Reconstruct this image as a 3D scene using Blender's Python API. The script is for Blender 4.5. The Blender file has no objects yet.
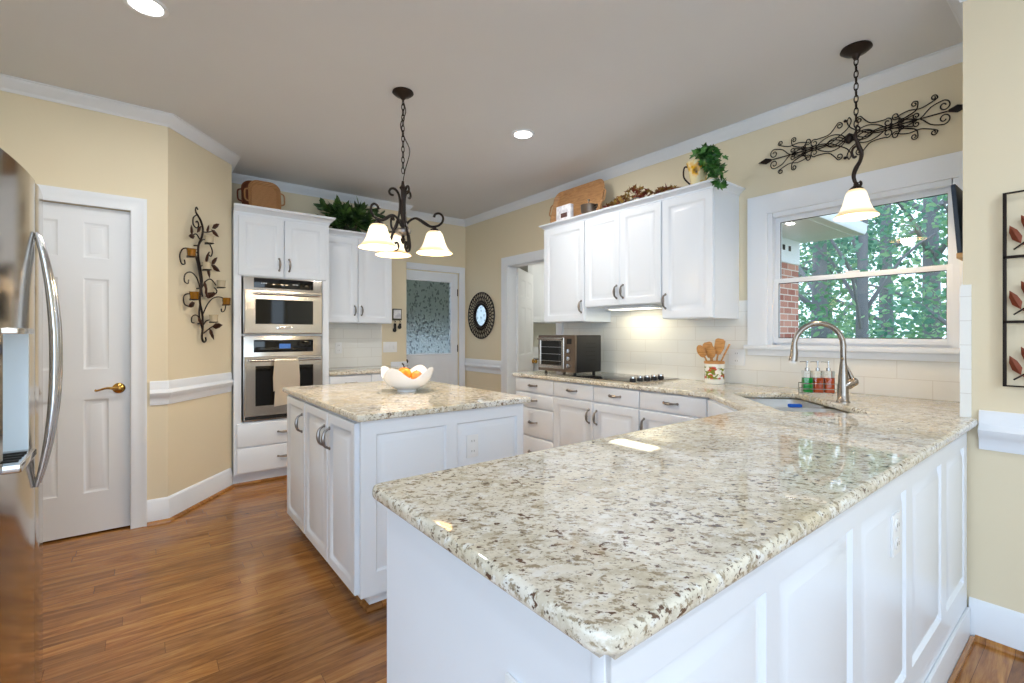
import bpy, bmesh, math, random
from mathutils import Vector, Matrix
random.seed(7)
sc = bpy.context.scene
COL = sc.collection
PI = math.pi
CT = 0.914            # counter height
CEIL = 2.74

# ------------------------------------------------------------------ camera
F_PX, YAW, V0, CAM_H = 473.73, 37.985, 334.15, 1.2632
cam = bpy.data.cameras.new('camera'); cam_o = bpy.data.objects.new('camera', cam); COL.objects.link(cam_o)
cam.sensor_width = 36; cam.sensor_fit = 'HORIZONTAL'; cam.lens = F_PX/1024*36
cam.shift_y = -(341.5-V0)/1024
cam.clip_start = 0.02
cam_o.location = (0, 0, CAM_H); cam_o.rotation_euler = (PI/2, 0, -math.radians(YAW))
sc.camera = cam_o
# ------------------------------------------------------------------ world, light, exposure
vs = sc.view_settings
sc.display_settings.display_device = 'sRGB'
vs.view_transform = 'Standard'; vs.look = 'None'; vs.gamma = 1; vs.use_curve_mapping = False
vs.exposure = 0.30
w = bpy.data.worlds.new('World'); sc.world = w; w.use_nodes = True
nt = w.node_tree; bg = nt.nodes['Background']
tc = nt.nodes.new('ShaderNodeTexCoord'); sp = nt.nodes.new('ShaderNodeSeparateXYZ'); rp = nt.nodes.new('ShaderNodeValToRGB')
nt.links.new(tc.outputs['Generated'], sp.inputs[0]); nt.links.new(sp.outputs[2], rp.inputs[0]); nt.links.new(rp.outputs[0], bg.inputs[0])
rp.color_ramp.elements[0].color = (0.67, 0.81, 0.95, 1); rp.color_ramp.elements[1].color = (0.55, 0.75, 1.0, 1)
bg.inputs[1].default_value = 2.3

def area_light(name, loc, rot, size, power, color, size_y=None):
    l = bpy.data.lights.new(name, 'AREA'); l.energy = power; l.color = color; l.size = size
    if size_y: l.shape = 'RECTANGLE'; l.size_y = size_y
    o = bpy.data.objects.new(name, l); COL.objects.link(o); o.location = loc; o.rotation_euler = rot
    return o
def point_light(name, loc, power, color, r=0.04):
    l = bpy.data.lights.new(name, 'POINT'); l.energy = power; l.color = color; l.shadow_soft_size = r
    o = bpy.data.objects.new(name, l); COL.objects.link(o); o.location = loc
    return o
# unseen fill light added in the open rear of the room, behind the camera
area_light('rear_fill_light', (-1.6, -3.38, 1.4), (-PI/2, 0, PI), 4.8, 42, (0.68, 0.86, 1.0), 2.3)

# ------------------------------------------------------------------ materials
def srgb(r, g, b):
    f = lambda c: (c/255/12.92) if c/255 <= 0.04045 else ((c/255+0.055)/1.055)**2.4
    return (f(r), f(g), f(b), 1)
def mat(name, col=(0.8, 0.8, 0.8, 1), rough=0.5, metal=0.0, **kw):
    m = bpy.data.materials.new(name); m.use_nodes = True
    b = m.node_tree.nodes['Principled BSDF']
    b.inputs['Base Color'].default_value = col; b.inputs['Roughness'].default_value = rough; b.inputs['Metallic'].default_value = metal
    for k, v in kw.items(): b.inputs[k.replace('_', ' ')].default_value = v
    return m
def nodes(m): return m.node_tree.nodes, m.node_tree.links, m.node_tree.nodes['Principled BSDF']
def noise(n, l, scale, detail=4, vec=None, rough=0.5, dist=0):
    t = n.new('ShaderNodeTexNoise'); t.inputs['Scale'].default_value = scale; t.inputs['Detail'].default_value = detail
    t.inputs['Roughness'].default_value = rough; t.inputs['Distortion'].default_value = dist
    if vec: l.new(vec, t.inputs['Vector'])
    return t
def coords(n, l, scale=(1, 1, 1), rot=(0, 0, 0)):
    t = n.new('ShaderNodeTexCoord'); m = n.new('ShaderNodeMapping'); m.inputs['Scale'].default_value = scale; m.inputs['Rotation'].default_value = rot
    l.new(t.outputs['Object'], m.inputs[0]); return m.outputs[0]
def ramp(n, l, src, stops, interp='LINEAR'):
    r = n.new('ShaderNodeValToRGB'); r.color_ramp.interpolation = interp
    e = r.color_ramp.elements
    while len(e) < len(stops): e.new(0.5)
    for i, (p, c) in enumerate(stops): e[i].position = p; e[i].color = c
    l.new(src, r.inputs[0]); return r.outputs[0]
def mix(n, l, fac, a, b, mode='MIX'):
    x = n.new('ShaderNodeMix'); x.data_type = 'RGBA'; x.blend_type = mode
    for s, v in ((x.inputs[0], fac), (x.inputs[6], a), (x.inputs[7], b)):
        if hasattr(v, 'type') and hasattr(v, 'is_linked'): l.new(v, s)
        else: s.default_value = v
    return x.outputs[2]
def bump(n, l, b, h, strength, dist=0.01):
    x = n.new('ShaderNodeBump'); x.inputs['Strength'].default_value = strength; x.inputs['Distance'].default_value = dist
    l.new(h, x.inputs['Height']); l.new(x.outputs[0], b.inputs['Normal'])

W4 = (1, 1, 1, 1); K4 = (0, 0, 0, 1)
M = {}
def painted(name, col, rough, bs=0.03):
    m = mat(name, col, rough); n, l, b = nodes(m)
    t = noise(n, l, 60, 3, coords(n, l)); bump(n, l, b, t.outputs[0], bs, 0.004)
    t2 = noise(n, l, 1.3, 2, coords(n, l))
    l.new(mix(n, l, ramp(n, l, t2.outputs[0], [(0.3, K4), (0.7, W4)]), col, tuple(c*0.97 for c in col[:3])+(1,)), b.inputs['Base Color'])
    return m
M['cream'] = painted('cream_wall_paint', srgb(230, 218, 190), 0.6, 0.06)
M['ceiling'] = painted('ceiling_paint', srgb(221, 224, 229), 0.8, 0.05)
M['trim'] = painted('white_trim_paint', srgb(233, 238, 245), 0.35, 0.01)
M['cab'] = painted('white_cabinet_paint', srgb(231, 237, 245), 0.28, 0.01)
M['laundry'] = painted('laundry_wall_paint', srgb(240, 241, 230), 0.5)
M['dark_gap'] = mat('dark_gap', srgb(30, 28, 26), 0.7)
M['iron'] = mat('dark_wrought_iron', srgb(38, 30, 26), 0.45, 0.6)
M['bronze'] = mat('oil_rubbed_bronze', srgb(46, 35, 29), 0.4, 0.6)
M['pewter'] = mat('pewter', srgb(140, 135, 132), 0.3, 0.9)
M['brass'] = mat('antique_brass', srgb(190, 150, 80), 0.22, 1.0)
M['black'] = mat('black_plastic', srgb(20, 21, 24), 0.5)
M['blackglass'] = mat('black_glass', srgb(10, 11, 13), 0.04)
M['white_plastic'] = mat('white_plastic', srgb(236, 238, 240), 0.3)
M['porcelain'] = mat('white_porcelain', srgb(244, 244, 246), 0.12)
M['navy'] = mat('navy_slate', srgb(40, 58, 80), 0.45)
M['tanwood'] = mat('tan_wood', srgb(196, 160, 112), 0.5)
M['towel'] = painted('beige_towel', srgb(240, 228, 208), 0.95, 0.1)
M['brown_steel'] = mat('toaster_steel', srgb(125, 112, 102), 0.3, 0.9)
M['cleat'] = mat('cleat_paint', srgb(196, 188, 176), 0.6)
M['sponge'] = mat('blue_sponge', srgb(20, 90, 190), 0.8)
M['green_soap'] = mat('green_soap', srgb(0, 170, 60), 0.1)
M['orange_soap'] = mat('orange_soap', srgb(235, 95, 30), 0.1)
M['amber'] = mat('amber_glass', srgb(150, 100, 22), 0.12, 0, Alpha=0.75)
M['clearcup'] = mat('clear_votive_glass', srgb(215, 200, 170), 0.1, 0, Alpha=0.75)
M['wax'] = mat('candle_wax', srgb(235, 225, 200), 0.5)
M['leafmetal'] = mat('bronze_leaf', srgb(92, 58, 42), 0.4, 0.5)
M['copperleaf'] = mat('copper_leaf', srgb(150, 82, 58), 0.4, 0.5)
M['chrome'] = mat('polished_steel', srgb(200, 200, 202), 0.12, 1.0)

def m_steel(name, col, rough, scale):
    m = mat(name, col, rough, 1.0); n, l, b = nodes(m)
    t = noise(n, l, 6, 3, coords(n, l, scale))
    r = n.new('ShaderNodeMapRange'); r.inputs[3].default_value = rough*0.8; r.inputs[4].default_value = rough*1.25
    l.new(t.outputs[0], r.inputs[0]); l.new(r.outputs[0], b.inputs['Roughness']); bump(n, l, b, t.outputs[0], 0.03, 0.002)
    return m
M['steel'] = m_steel('brushed_steel', srgb(198, 192, 184), 0.2, (1, 1, 40))
M['fridge_steel'] = m_steel('fridge_steel', srgb(190, 182, 172), 0.13, (1, 1, 0.5))
M['sink_steel'] = m_steel('sink_steel', srgb(225, 225, 224), 0.35, (5, 5, 5))
M['nickel'] = m_steel('brushed_nickel', srgb(160, 152, 144), 0.25, (20, 20, 1))

def granite():
    m = mat('granite', W4, 0.035); n, l, b = nodes(m)
    v = coords(n, l, (1.45, 1.0, 1.0), (0, 0, math.radians(-40))); v.node.vector_type = 'TEXTURE'
    base = noise(n, l, 3.2, 4, v, 0.6, 0.3)
    c = ramp(n, l, base.outputs[0], [(0.34, srgb(214, 202, 174)), (0.50, srgb(226, 221, 206)), (0.64, srgb(232, 231, 226))])
    a = noise(n, l, 22, 6, v, 0.7, 0.2)
    c = mix(n, l, ramp(n, l, a.outputs[0], [(0.47, K4), (0.60, (0.8, 0.8, 0.8, 1))]), c, srgb(196, 188, 168))
    w2 = noise(n, l, 34, 5, coords(n, l, (1, 1.2, 1)), 0.65, 0.2)
    c = mix(n, l, ramp(n, l, w2.outputs[0], [(0.54, K4), (0.62, (0.8, 0.8, 0.8, 1))]), c, srgb(236, 237, 234))
    t = noise(n, l, 74, 5, v, 0.65, 0.2)
    c = mix(n, l, ramp(n, l, t.outputs[0], [(0.54, K4), (0.62, W4)]), c, srgb(158, 145, 122))
    clus = noise(n, l, 6, 2, v)
    dk = noise(n, l, 66, 4, v, 0.6, 0.2)
    md = n.new('ShaderNodeMath'); md.operation = 'MULTIPLY_ADD'; l.new(clus.outputs[0], md.inputs[0]); md.inputs[1].default_value = 0.22; l.new(dk.outputs[0], md.inputs[2])
    c = mix(n, l, ramp(n, l, md.outputs[0], [(0.724, K4), (0.76, W4)]), c, srgb(98, 76, 62))
    g = noise(n, l, 150, 3, v, 0.6)
    c = mix(n, l, ramp(n, l, g.outputs[0], [(0.60, K4), (0.67, W4)]), c, srgb(108, 98, 86))
    l.new(c, b.inputs['Base Color']); b.inputs['Specular IOR Level'].default_value = 0.85
    return m
M['granite'] = granite()

def oak():
    m = mat('oak_floor', W4, 0.2); n, l, b = nodes(m)
    v = coords(n, l)
    sx = n.new('ShaderNodeSeparateXYZ'); l.new(v, sx.inputs[0])
    def mth(op, a, b_=None):
        x = n.new('ShaderNodeMath'); x.operation = op
        for q, val in ((0, a), (1, b_)):
            if val is None: continue
            if isinstance(val, (int, float)): x.inputs[q].default_value = val
            else: l.new(val, x.inputs[q])
        return x.outputs[0]
    row = mth('FLOOR', mth('DIVIDE', sx.outputs[1], 0.083)); wn = n.new('ShaderNodeTexWhiteNoise'); wn.noise_dimensions = '1D'; l.new(row, wn.inputs['W'])
    cx = n.new('ShaderNodeCombineXYZ'); l.new(mth('ADD', sx.outputs[0], mth('MULTIPLY', wn.outputs[0], 5.0)), cx.inputs[0]); l.new(sx.outputs[1], cx.inputs[1])
    br = n.new('ShaderNodeTexBrick'); l.new(cx.outputs[0], br.inputs['Vector'])
    br.offset = 0.0; br.inputs['Scale'].default_value = 1
    br.inputs['Brick Width'].default_value = 1.05; br.inputs['Row Height'].default_value = 0.083
    br.inputs['Mortar Size'].default_value = 0.0009; br.inputs['Mortar Smooth'].default_value = 0.1
    br.inputs['Color1'].default_value = (0, 0, 0, 1); br.inputs['Color2'].default_value = (1, 1, 1, 1); br.inputs['Mortar'].default_value = (0.2, 0.2, 0.2, 1)
    add = n.new('ShaderNodeVectorMath'); add.operation = 'MULTIPLY_ADD'; l.new(br.outputs[0], add.inputs[0]); add.inputs[1].default_value = (37, 19, 11); l.new(coords(n, l, (0.9, 8, 1)), add.inputs[2])
    gn = noise(n, l, 1.7, 7, add.outputs[0], 0.68, 2.2)
    grain = ramp(n, l, gn.outputs[0], [(0.30, srgb(108, 68, 32)), (0.44, srgb(148, 98, 50)), (0.58, srgb(172, 122, 66)), (0.72, srgb(190, 142, 84))])
    fine = noise(n, l, 9, 4, add.outputs[0], 0.6, 0.5)
    c = mix(n, l, ramp(n, l, fine.outputs[0], [(0.50, K4), (0.66, (0.35, 0.35, 0.35, 1))]), grain, srgb(112, 66, 32))
    tone = ramp(n, l, br.outputs[0], [(0.0, (0.74, 0.71, 0.68, 1)), (1.0, (1.14, 1.12, 1.08, 1))])
    c = mix(n, l, 1.0, c, tone, 'MULTIPLY')
    c = mix(n, l, br.outputs['Fac'], c, srgb(92, 54, 28))
    l.new(c, b.inputs['Base Color']); bump(n, l, b, br.outputs['Fac'], -0.15, 0.002)
    return m
M['oak'] = oak()

def tile(name, ax):
    m = mat(name, W4, 0.12); n, l, b = nodes(m)
    t = n.new('ShaderNodeTexCoord'); s = n.new('ShaderNodeSeparateXYZ'); cb = n.new('ShaderNodeCombineXYZ')
    l.new(t.outputs['Object'], s.inputs[0]); l.new(s.outputs[ax], cb.inputs[0]); l.new(s.outputs[2], cb.inputs[1])
    br = n.new('ShaderNodeTexBrick'); l.new(cb.outputs[0], br.inputs['Vector'])
    br.inputs['Scale'].default_value = 1; br.inputs['Brick Width'].default_value = 0.305; br.inputs['Row Height'].default_value = 0.1015
    br.inputs['Mortar Size'].default_value = 0.0018; br.inputs['Mortar Smooth'].default_value = 0.4
    br.inputs['Color1'].default_value = srgb(236, 236, 232); br.inputs['Color2'].default_value = srgb(232, 233, 230); br.inputs['Mortar'].default_value = srgb(214, 212, 206)
    l.new(br.outputs[0], b.inputs['Base Color']); bump(n, l, b, br.outputs['Fac'], -0.25, 0.003)
    return m
M['tile_y'] = tile('subway_tile_side', 1); M['tile_x'] = tile('subway_tile_back', 0)

def brickm():
    m = mat('red_brick', W4, 0.85); n, l, b = nodes(m)
    t = n.new('ShaderNodeTexCoord'); s = n.new('ShaderNodeSeparateXYZ'); cb = n.new('ShaderNodeCombineXYZ'); ad = n.new('ShaderNodeMath')
    l.new(t.outputs['Object'], s.inputs[0]); l.new(s.outputs[0], ad.inputs[0]); l.new(s.outputs[1], ad.inputs[1]); l.new(ad.outputs[0], cb.inputs[0]); l.new(s.outputs[2], cb.inputs[1])
    br = n.new('ShaderNodeTexBrick'); l.new(cb.outputs[0], br.inputs['Vector'])
    br.inputs['Scale'].default_value = 1; br.inputs['Brick Width'].default_value = 0.21; br.inputs['Row Height'].default_value = 0.075; br.inputs['Mortar Size'].default_value = 0.006
    br.inputs['Color1'].default_value = srgb(150, 84, 72); br.inputs['Color2'].default_value = srgb(196, 140, 124); br.inputs['Mortar'].default_value = srgb(214, 206, 198)
    l.new(br.outputs[0], b.inputs['Base Color']); return m
M['brick'] = brickm()

def thin_glass(name, tint=(1, 1, 1, 1)):
    m = bpy.data.materials.new(name); m.use_nodes = True; n, l = m.node_tree.nodes, m.node_tree.links
    n.remove(n['Principled BSDF']); out = n['Material Output']
    tr = n.new('ShaderNodeBsdfTransparent'); tr.inputs[0].default_value = tint
    gl = n.new('ShaderNodeBsdfGlossy'); gl.inputs['Roughness'].default_value = 0.02
    fr = n.new('ShaderNodeFresnel'); fr.inputs[0].default_value = 1.5
    mx = n.new('ShaderNodeMixShader'); l.new(fr.outputs[0], mx.inputs[0]); l.new(tr.outputs[0], mx.inputs[1]); l.new(gl.outputs[0], mx.inputs[2]); l.new(mx.outputs[0], out.inputs[0])
    return m
M['glass'] = thin_glass('window_glass')
M['glassware'] = thin_glass('clear_glassware', (0.93, 0.95, 0.95, 1))

def frosted():
    m = mat('patterned_privacy_glass', srgb(200, 204, 205), 0.30, 0, Transmission_Weight=0.85, IOR=1.3)
    n, l, b = nodes(m)
    vo = n.new('ShaderNodeTexVoronoi'); vo.inputs['Scale'].default_value = 55; l.new(coords(n, l, (1, 1, .7)), vo.inputs['Vector'])
    c = ramp(n, l, vo.outputs['Color'], [(0.20, srgb(120, 124, 126)), (0.32, srgb(205, 208, 208))])
    l.new(c, b.inputs['Base Color']); bump(n, l, b, vo.outputs['Distance'], 0.7, 0.01)
    return m
M['frosted'] = frosted()

def emis(name, col, strength, base=W4):
    return mat(name, base, 0.4, 0, Emission_Color=col, Emission_Strength=strength)
M['downlight'] = emis('downlight_lens', (1, 0.98, 0.94, 1), 14)
M['hoodlamp'] = emis('hood_lamp_lens', (1, 0.93, 0.72, 1), 3)
def shade_mat():
    m = mat('alabaster_shade', srgb(250, 225, 180), 0.35); n, l, b = nodes(m)
    g = n.new('ShaderNodeTexCoord'); s = n.new('ShaderNodeSeparateXYZ'); l.new(g.outputs['Generated'], s.inputs[0])
    col = ramp(n, l, s.outputs[2], [(0.0, (1, 0.62, 0.26, 1)), (0.10, (1, 0.70, 0.36, 1)), (0.2, (1, 0.90, 0.72, 1)), (0.85, (1, 0.92, 0.78, 1)), (1.0, (1, 0.62, 0.25, 1))])
    st = ramp(n, l, s.outputs[2], [(0.0, (0.32,)*3+(1,)), (0.14, (0.4,)*3+(1,)), (0.25, W4), (0.8, W4), (1.0, (0.25,)*3+(1,))])
    mu = n.new('ShaderNodeMath'); mu.operation = 'MULTIPLY'; l.new(st, mu.inputs[0]); mu.inputs[1].default_value = 0.85
    l.new(col, b.inputs['Emission Color']); l.new(mu.outputs[0], b.inputs['Emission Strength'])
    return m
M['shade'] = shade_mat()
M['display'] = emis('blue_clock_display', (0.1, 0.35, 1, 1), 0.35, srgb(10, 20, 40))
M['dispenser_glow'] = emis('dispenser_lit_recess', (0.75, 0.9, 1, 1), 0.15, srgb(200, 215, 228))  # lit look of the recess, set as a faint glow of its walls

def leafm(name, c1, c2, trans=0.0, rough=0.45, scale=8):
    m = mat(name, c1, rough); n, l, b = nodes(m)
    t = noise(n, l, scale, 2, coords(n, l))
    c = ramp(n, l, t.outputs[0], [(0.38, c1), (0.62, c2)]); l.new(c, b.inputs['Base Color'])
    if trans:
        out = n['Material Output']; tl = n.new('ShaderNodeBsdfTranslucent'); l.new(c, tl.inputs[0]); mx = n.new('ShaderNodeMixShader'); mx.inputs[0].default_value = trans
        l.new(b.outputs[0], mx.inputs[1]); l.new(tl.outputs[0], mx.inputs[2]); l.new(mx.outputs[0], out.inputs[0])
    return m
M['leaf_dark'] = leafm('dark_green_leaves', srgb(30, 58, 28), srgb(84, 118, 56))
M['ivy'] = leafm('ivy_leaves', srgb(30, 78, 34), srgb(76, 132, 58), 0, 0.4, 18)
M['autumn'] = leafm('autumn_leaves', srgb(120, 36, 28), srgb(156, 128, 52), 0, 0.6, 14)
M['tree_leaf'] = leafm('tree_leaves', srgb(96, 150, 104), srgb(170, 206, 158), 0.5, 0.5, 1.2)
M['tree_leaf2'] = leafm('deep_tree_leaves', srgb(70, 128, 106), srgb(130, 178, 150), 0.5, 0.5, 1.2)
M['bark'] = painted('tree_bark', srgb(120, 122, 128), 0.9, 0.8)
M['grass'] = leafm('lawn', srgb(84, 120, 62), srgb(130, 150, 96), 0, 0.9, 3)
def wicker():
    m = mat('wicker', W4, 0.6); n, l, b = nodes(m)
    wv = n.new('ShaderNodeTexWave'); wv.wave_type = 'BANDS'; wv.bands_direction = 'Z'; wv.inputs['Scale'].default_value = 30; wv.inputs['Distortion'].default_value = 1.5; wv.inputs['Detail'].default_value = 2
    l.new(coords(n, l), wv.inputs['Vector'])
    l.new(ramp(n, l, wv.outputs[0], [(0.1, srgb(140, 92, 52)), (0.6, srgb(196, 146, 96))]), b.inputs['Base Color']); bump(n, l, b, wv.outputs[0], 0.5, 0.004)
    return m
M['wicker'] = wicker()
def woodgrain(name, a, c):
    m = mat(name, W4, 0.45); n, l, b = nodes(m)
    t = noise(n, l, 5, 5, coords(n, l, (2, 2, 14)), 0.6, 1)
    l.new(ramp(n, l, t.outputs[0], [(0.35, a), (0.65, c)]), b.inputs['Base Color']); return m
M['spoonwood'] = woodgrain('spoon_wood', srgb(176, 118, 60), srgb(214, 160, 98))
M['traywood'] = woodgrain('tray_wood', srgb(176, 128, 84), srgb(202, 156, 108))
def painted_flowers():
    m = mat('poppy_glaze', W4, 0.2); n, l, b = nodes(m)
    v = coords(n, l)
    t1 = noise(n, l, 26, 2, v); t2 = noise(n, l, 34, 2, coords(n, l, (1, 1, 1.3), (0.4, 0.2, 0)))
    s = n.new('ShaderNodeSeparateXYZ'); l.new(v, s.inputs[0])
    c = mix(n, l, ramp(n, l, t1.outputs[0], [(0.52, K4), (0.56, W4)]), srgb(240, 238, 230), srgb(186, 52, 28))
    c = mix(n, l, ramp(n, l, t2.outputs[0], [(0.54, K4), (0.58, W4)]), c, srgb(120, 130, 30))
    band = ramp(n, l, s.outputs[2], [(0.028, K4), (0.04, W4), (0.118, W4), (0.124, K4)])
    c = mix(n, l, band, srgb(240, 238, 230), c)
    l.new(c, b.inputs['Base Color']); return m
M['poppy'] = painted_flowers()
def pitcher():
    m = mat('yellow_flower_glaze', W4, 0.25); n, l, b = nodes(m)
    t1 = noise(n, l, 14, 2, coords(n, l))
    l.new(ramp(n, l, t1.outputs[0], [(0.45, srgb(238, 226, 180)), (0.56, srgb(232, 176, 30)), (0.66, srgb(90, 70, 30))]), b.inputs['Base Color']); return m
M['pitcher'] = pitcher()
M['orange_skin'] = leafm('orange_skin', srgb(240, 130, 20), srgb(250, 170, 50), 0, 0.4, 30)
M['peach'] = leafm('peach_skin', srgb(240, 160, 60), srgb(245, 120, 70), 0, 0.5, 20)
M['card'] = leafm('printed_card', srgb(240, 240, 244), srgb(205, 205, 215), 0, 0.6, 26)

# ------------------------------------------------------------------ mesh builder
def frame(O, U, V, N):
    m = Matrix.Identity(4)
    for i, a in enumerate((U, V, N, O)):
        for j in range(3): m[j][i] = a[j]
    return m
class MB:
    def __init__(s, fr=None): s.bm = bmesh.new(); s.M = fr or Matrix.Identity(4)
    def _in(s, b2, m=None):
        b2.transform(s.M @ (m or Matrix.Identity(4)))
        me = bpy.data.meshes.new('tmp'); b2.to_mesh(me); b2.free(); s.bm.from_mesh(me); bpy.data.meshes.remove(me); return s
    def box(s, x0, x1, y0, y1, z0, z1, bev=0, seg=2, m=None):
        b = bmesh.new(); bmesh.ops.create_cube(b, size=1)
        for v in b.verts: v.co = Vector(((x0+x1)/2+v.co.x*(x1-x0), (y0+y1)/2+v.co.y*(y1-y0), (z0+z1)/2+v.co.z*(z1-z0)))
        if bev: bmesh.ops.bevel(b, geom=b.edges[:], offset=bev, segments=seg, affect='EDGES', profile=0.6)
        return s._in(b, m)
    def prism(s, pts, z0, z1, bev=0, m=None):
        b = bmesh.new(); vs_ = [b.verts.new((p[0], p[1], z0)) for p in pts]; f = b.faces.new(vs_)
        r = bmesh.ops.extrude_face_region(b, geom=[f])
        for v in [g for g in r['geom'] if isinstance(g, bmesh.types.BMVert)]: v.co.z = z1
        bmesh.ops.recalc_face_normals(b, faces=b.faces[:])
        if bev: bmesh.ops.bevel(b, geom=b.edges[:], offset=bev, segments=2, affect='EDGES', profile=0.6)
        return s._in(b, m)
    def lathe(s, prof, c=(0, 0, 0), n=32, axis='z', m=None, cap=True):
        b = bmesh.new(); rings = []
        for r, h in prof:
            rings.append([b.verts.new((r*math.cos(2*PI*i/n), r*math.sin(2*PI*i/n), h)) for i in range(n)] if r > 1e-6 else [b.verts.new((0, 0, h))])
        for a, d in zip(rings, rings[1:]):
            for i in range(n):
                j = (i+1) % n
                if len(a) == 1 and len(d) == 1: continue
                if len(a) == 1: b.faces.new((a[0], d[i], d[j]))
                elif len(d) == 1: b.faces.new((a[i], a[j], d[0]))
                else: b.faces.new((a[i], a[j], d[j], d[i]))
        rot = {'z': Matrix.Identity(4), 'x': Matrix.Rotation(PI/2, 4, 'Y'), 'y': Matrix.Rotation(-PI/2, 4, 'X')}[axis]
        mm = Matrix.Translation(c) @ rot
        return s._in(b, (m or Matrix.Identity(4)) @ mm)
    def tube(s, pts, r, n=8, closed=False, smooth=0, m=None):
        P = [Vector(p) for p in pts]; R = list(r) if hasattr(r, '__len__') else [r]*len(P)
        if smooth:
            Q, S = [], []; k = len(P); rng = range(k) if closed else range(k-1)
            for i in rng:
                g = lambda j: P[j % k] if closed else P[max(0, min(k-1, j))]
                a, b_, c, d = g(i-1), g(i), g(i+1), g(i+2)
                for t in range(smooth):
                    u = t/smooth
                    Q.append(0.5*((2*b_)+(c-a)*u+(2*a-5*b_+4*c-d)*u*u+(3*b_-a-3*c+d)*u**3)); S.append(R[i]*(1-u)+R[(i+1) % k]*u)
            if not closed: Q.append(P[-1]); S.append(R[-1])
            P, R = Q, S
        b = bmesh.new(); k = len(P); rings = []
        t0 = ((P[1]-P[0]) if not closed else (P[1]-P[-1])).normalized(); up = Vector((0, 0, 1)) if abs(t0.z) < 0.9 else Vector((1, 0, 0))
        nrm = t0.cross(up).normalized()
        for i in range(k):
            if closed: t = (P[(i+1) % k]-P[i-1])
            else: t = P[min(i+1, k-1)]-P[max(i-1, 0)]
            t = t.normalized() if t.length > 1e-9 else t0
            nrm = (nrm-t*nrm.dot(t))
            nrm = nrm.normalized() if nrm.length > 1e-6 else t.orthogonal().normalized()
            bi = t.cross(nrm)
            rings.append([b.verts.new(P[i]+(nrm*math.cos(2*PI*q/n)+bi*math.sin(2*PI*q/n))*R[i]) for q in range(n)])
        for i in range(k if closed else k-1):
            a, d = rings[i], rings[(i+1) % k]
            for q in range(n): b.faces.new((a[q], a[(q+1) % n], d[(q+1) % n], d[q]))
        if not closed: b.faces.new(rings[0][::-1]); b.faces.new(rings[-1])
        return s._in(b, m)
    def ball(s, c, r, sc_=(1, 1, 1), n=16, m=None):
        b = bmesh.new(); bmesh.ops.create_uvsphere(b, u_segments=n, v_segments=max(6, n//2), radius=r)
        return s._in(b, (m or Matrix.Identity(4)) @ Matrix.Translation(c) @ Matrix.Diagonal((*sc_, 1)))
    def nested(s, u0, u1, v0, v1, prof, n0=0, cap=True, m=None):
        """rectangular terraced panel: prof = [(inset, height)...] in the frame's u,v,n"""
        b = bmesh.new(); rings = []
        for i, h in prof:
            rings.append([b.verts.new(p) for p in ((u0+i, v0+i, n0+h), (u1-i, v0+i, n0+h), (u1-i, v1-i, n0+h), (u0+i, v1-i, n0+h))])
        for a, d in zip(rings, rings[1:]):
            for q in range(4): b.faces.new((a[q], a[(q+1) % 4], d[(q+1) % 4], d[q]))
        if cap: b.faces.new(rings[-1])
        return s._in(b, m)
    def sweep(s, path, prof, up=(0, 0, 1), closed_prof=True, m=None):
        """prof points (a along left-hand side of the path, b along up), mitred"""
        b = bmesh.new(); up = Vector(up); P = [Vector(p) for p in path]; rings = []
        for i, p in enumerate(P):
            d1 = (P[i]-P[i-1]).normalized() if i else None; d2 = (P[i+1]-P[i]).normalized() if i < len(P)-1 else None
            s1 = up.cross(d1) if d1 else None; s2 = up.cross(d2) if d2 else None
            if s1 is None: side = s2
            elif s2 is None: side = s1
            else: side = (s1+s2); side = side/ (side.dot(s1))
            rings.append([b.verts.new(p+side*a+up*h) for a, h in prof])
        k = len(prof)
        for a, d in zip(rings, rings[1:]):
            for q in range(k if closed_prof else k-1): b.faces.new((a[q], a[(q+1) % k], d[(q+1) % k], d[q]))
        b.faces.new(rings[0][::-1]); b.faces.new(rings[-1])
        return s._in(b, m)
    def poly(s, pts):
        s.bm.faces.new([s.bm.verts.new(s.M @ Vector(p)) for p in pts]); return s
    def build(s, name, material, parent=None, smooth=True):
        bm = s.bm; bmesh.ops.recalc_face_normals(bm, faces=bm.faces[:])
        me = bpy.data.meshes.new(name)
        if smooth:
            for e in bm.edges:
                e.smooth = e.calc_face_angle(0) < math.radians(38) if len(e.link_faces) == 2 else False
            for f in bm.faces: f.smooth = True
        bm.to_mesh(me); bm.free()
        o = bpy.data.objects.new(name, me); COL.objects.link(o)
        if material: me.materials.append(M[material] if isinstance(material, str) else material)
        if parent is not None:
            loc = Vector((0, 0, 0)); p = parent
            while p is not None: loc += p.location; p = p.parent
            me.transform(Matrix.Translation(-loc)); o.parent = parent
        return o
def tag(o, label, cat, group=None, kind=None):
    o['label'] = label; o['category'] = cat
    if group: o['group'] = group
    if kind: o['kind'] = kind
    return o
def thing(name, label, cat, loc=(0, 0, 0), group=None):
    o = bpy.data.objects.new(name, None); COL.objects.link(o); o.location = loc; o.empty_display_size = 0.1
    return tag(o, label, cat, group)
def struct(name, mb, m, parent=None, smooth=True):
    o = mb.build(name, m, parent, smooth)
    if parent is None: o['kind'] = 'structure'
    return o
def rebase(o, loc):
    """give a one-mesh thing its origin at loc (mesh is in world coordinates)"""
    o.data.transform(Matrix.Translation(-Vector(loc))); o.location = loc; return o
def copy_tree(o, parent=None):
    c = o.copy(); COL.objects.link(c); c.parent = parent
    for ch in list(o.children): copy_tree(ch, c)
    return c

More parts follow.
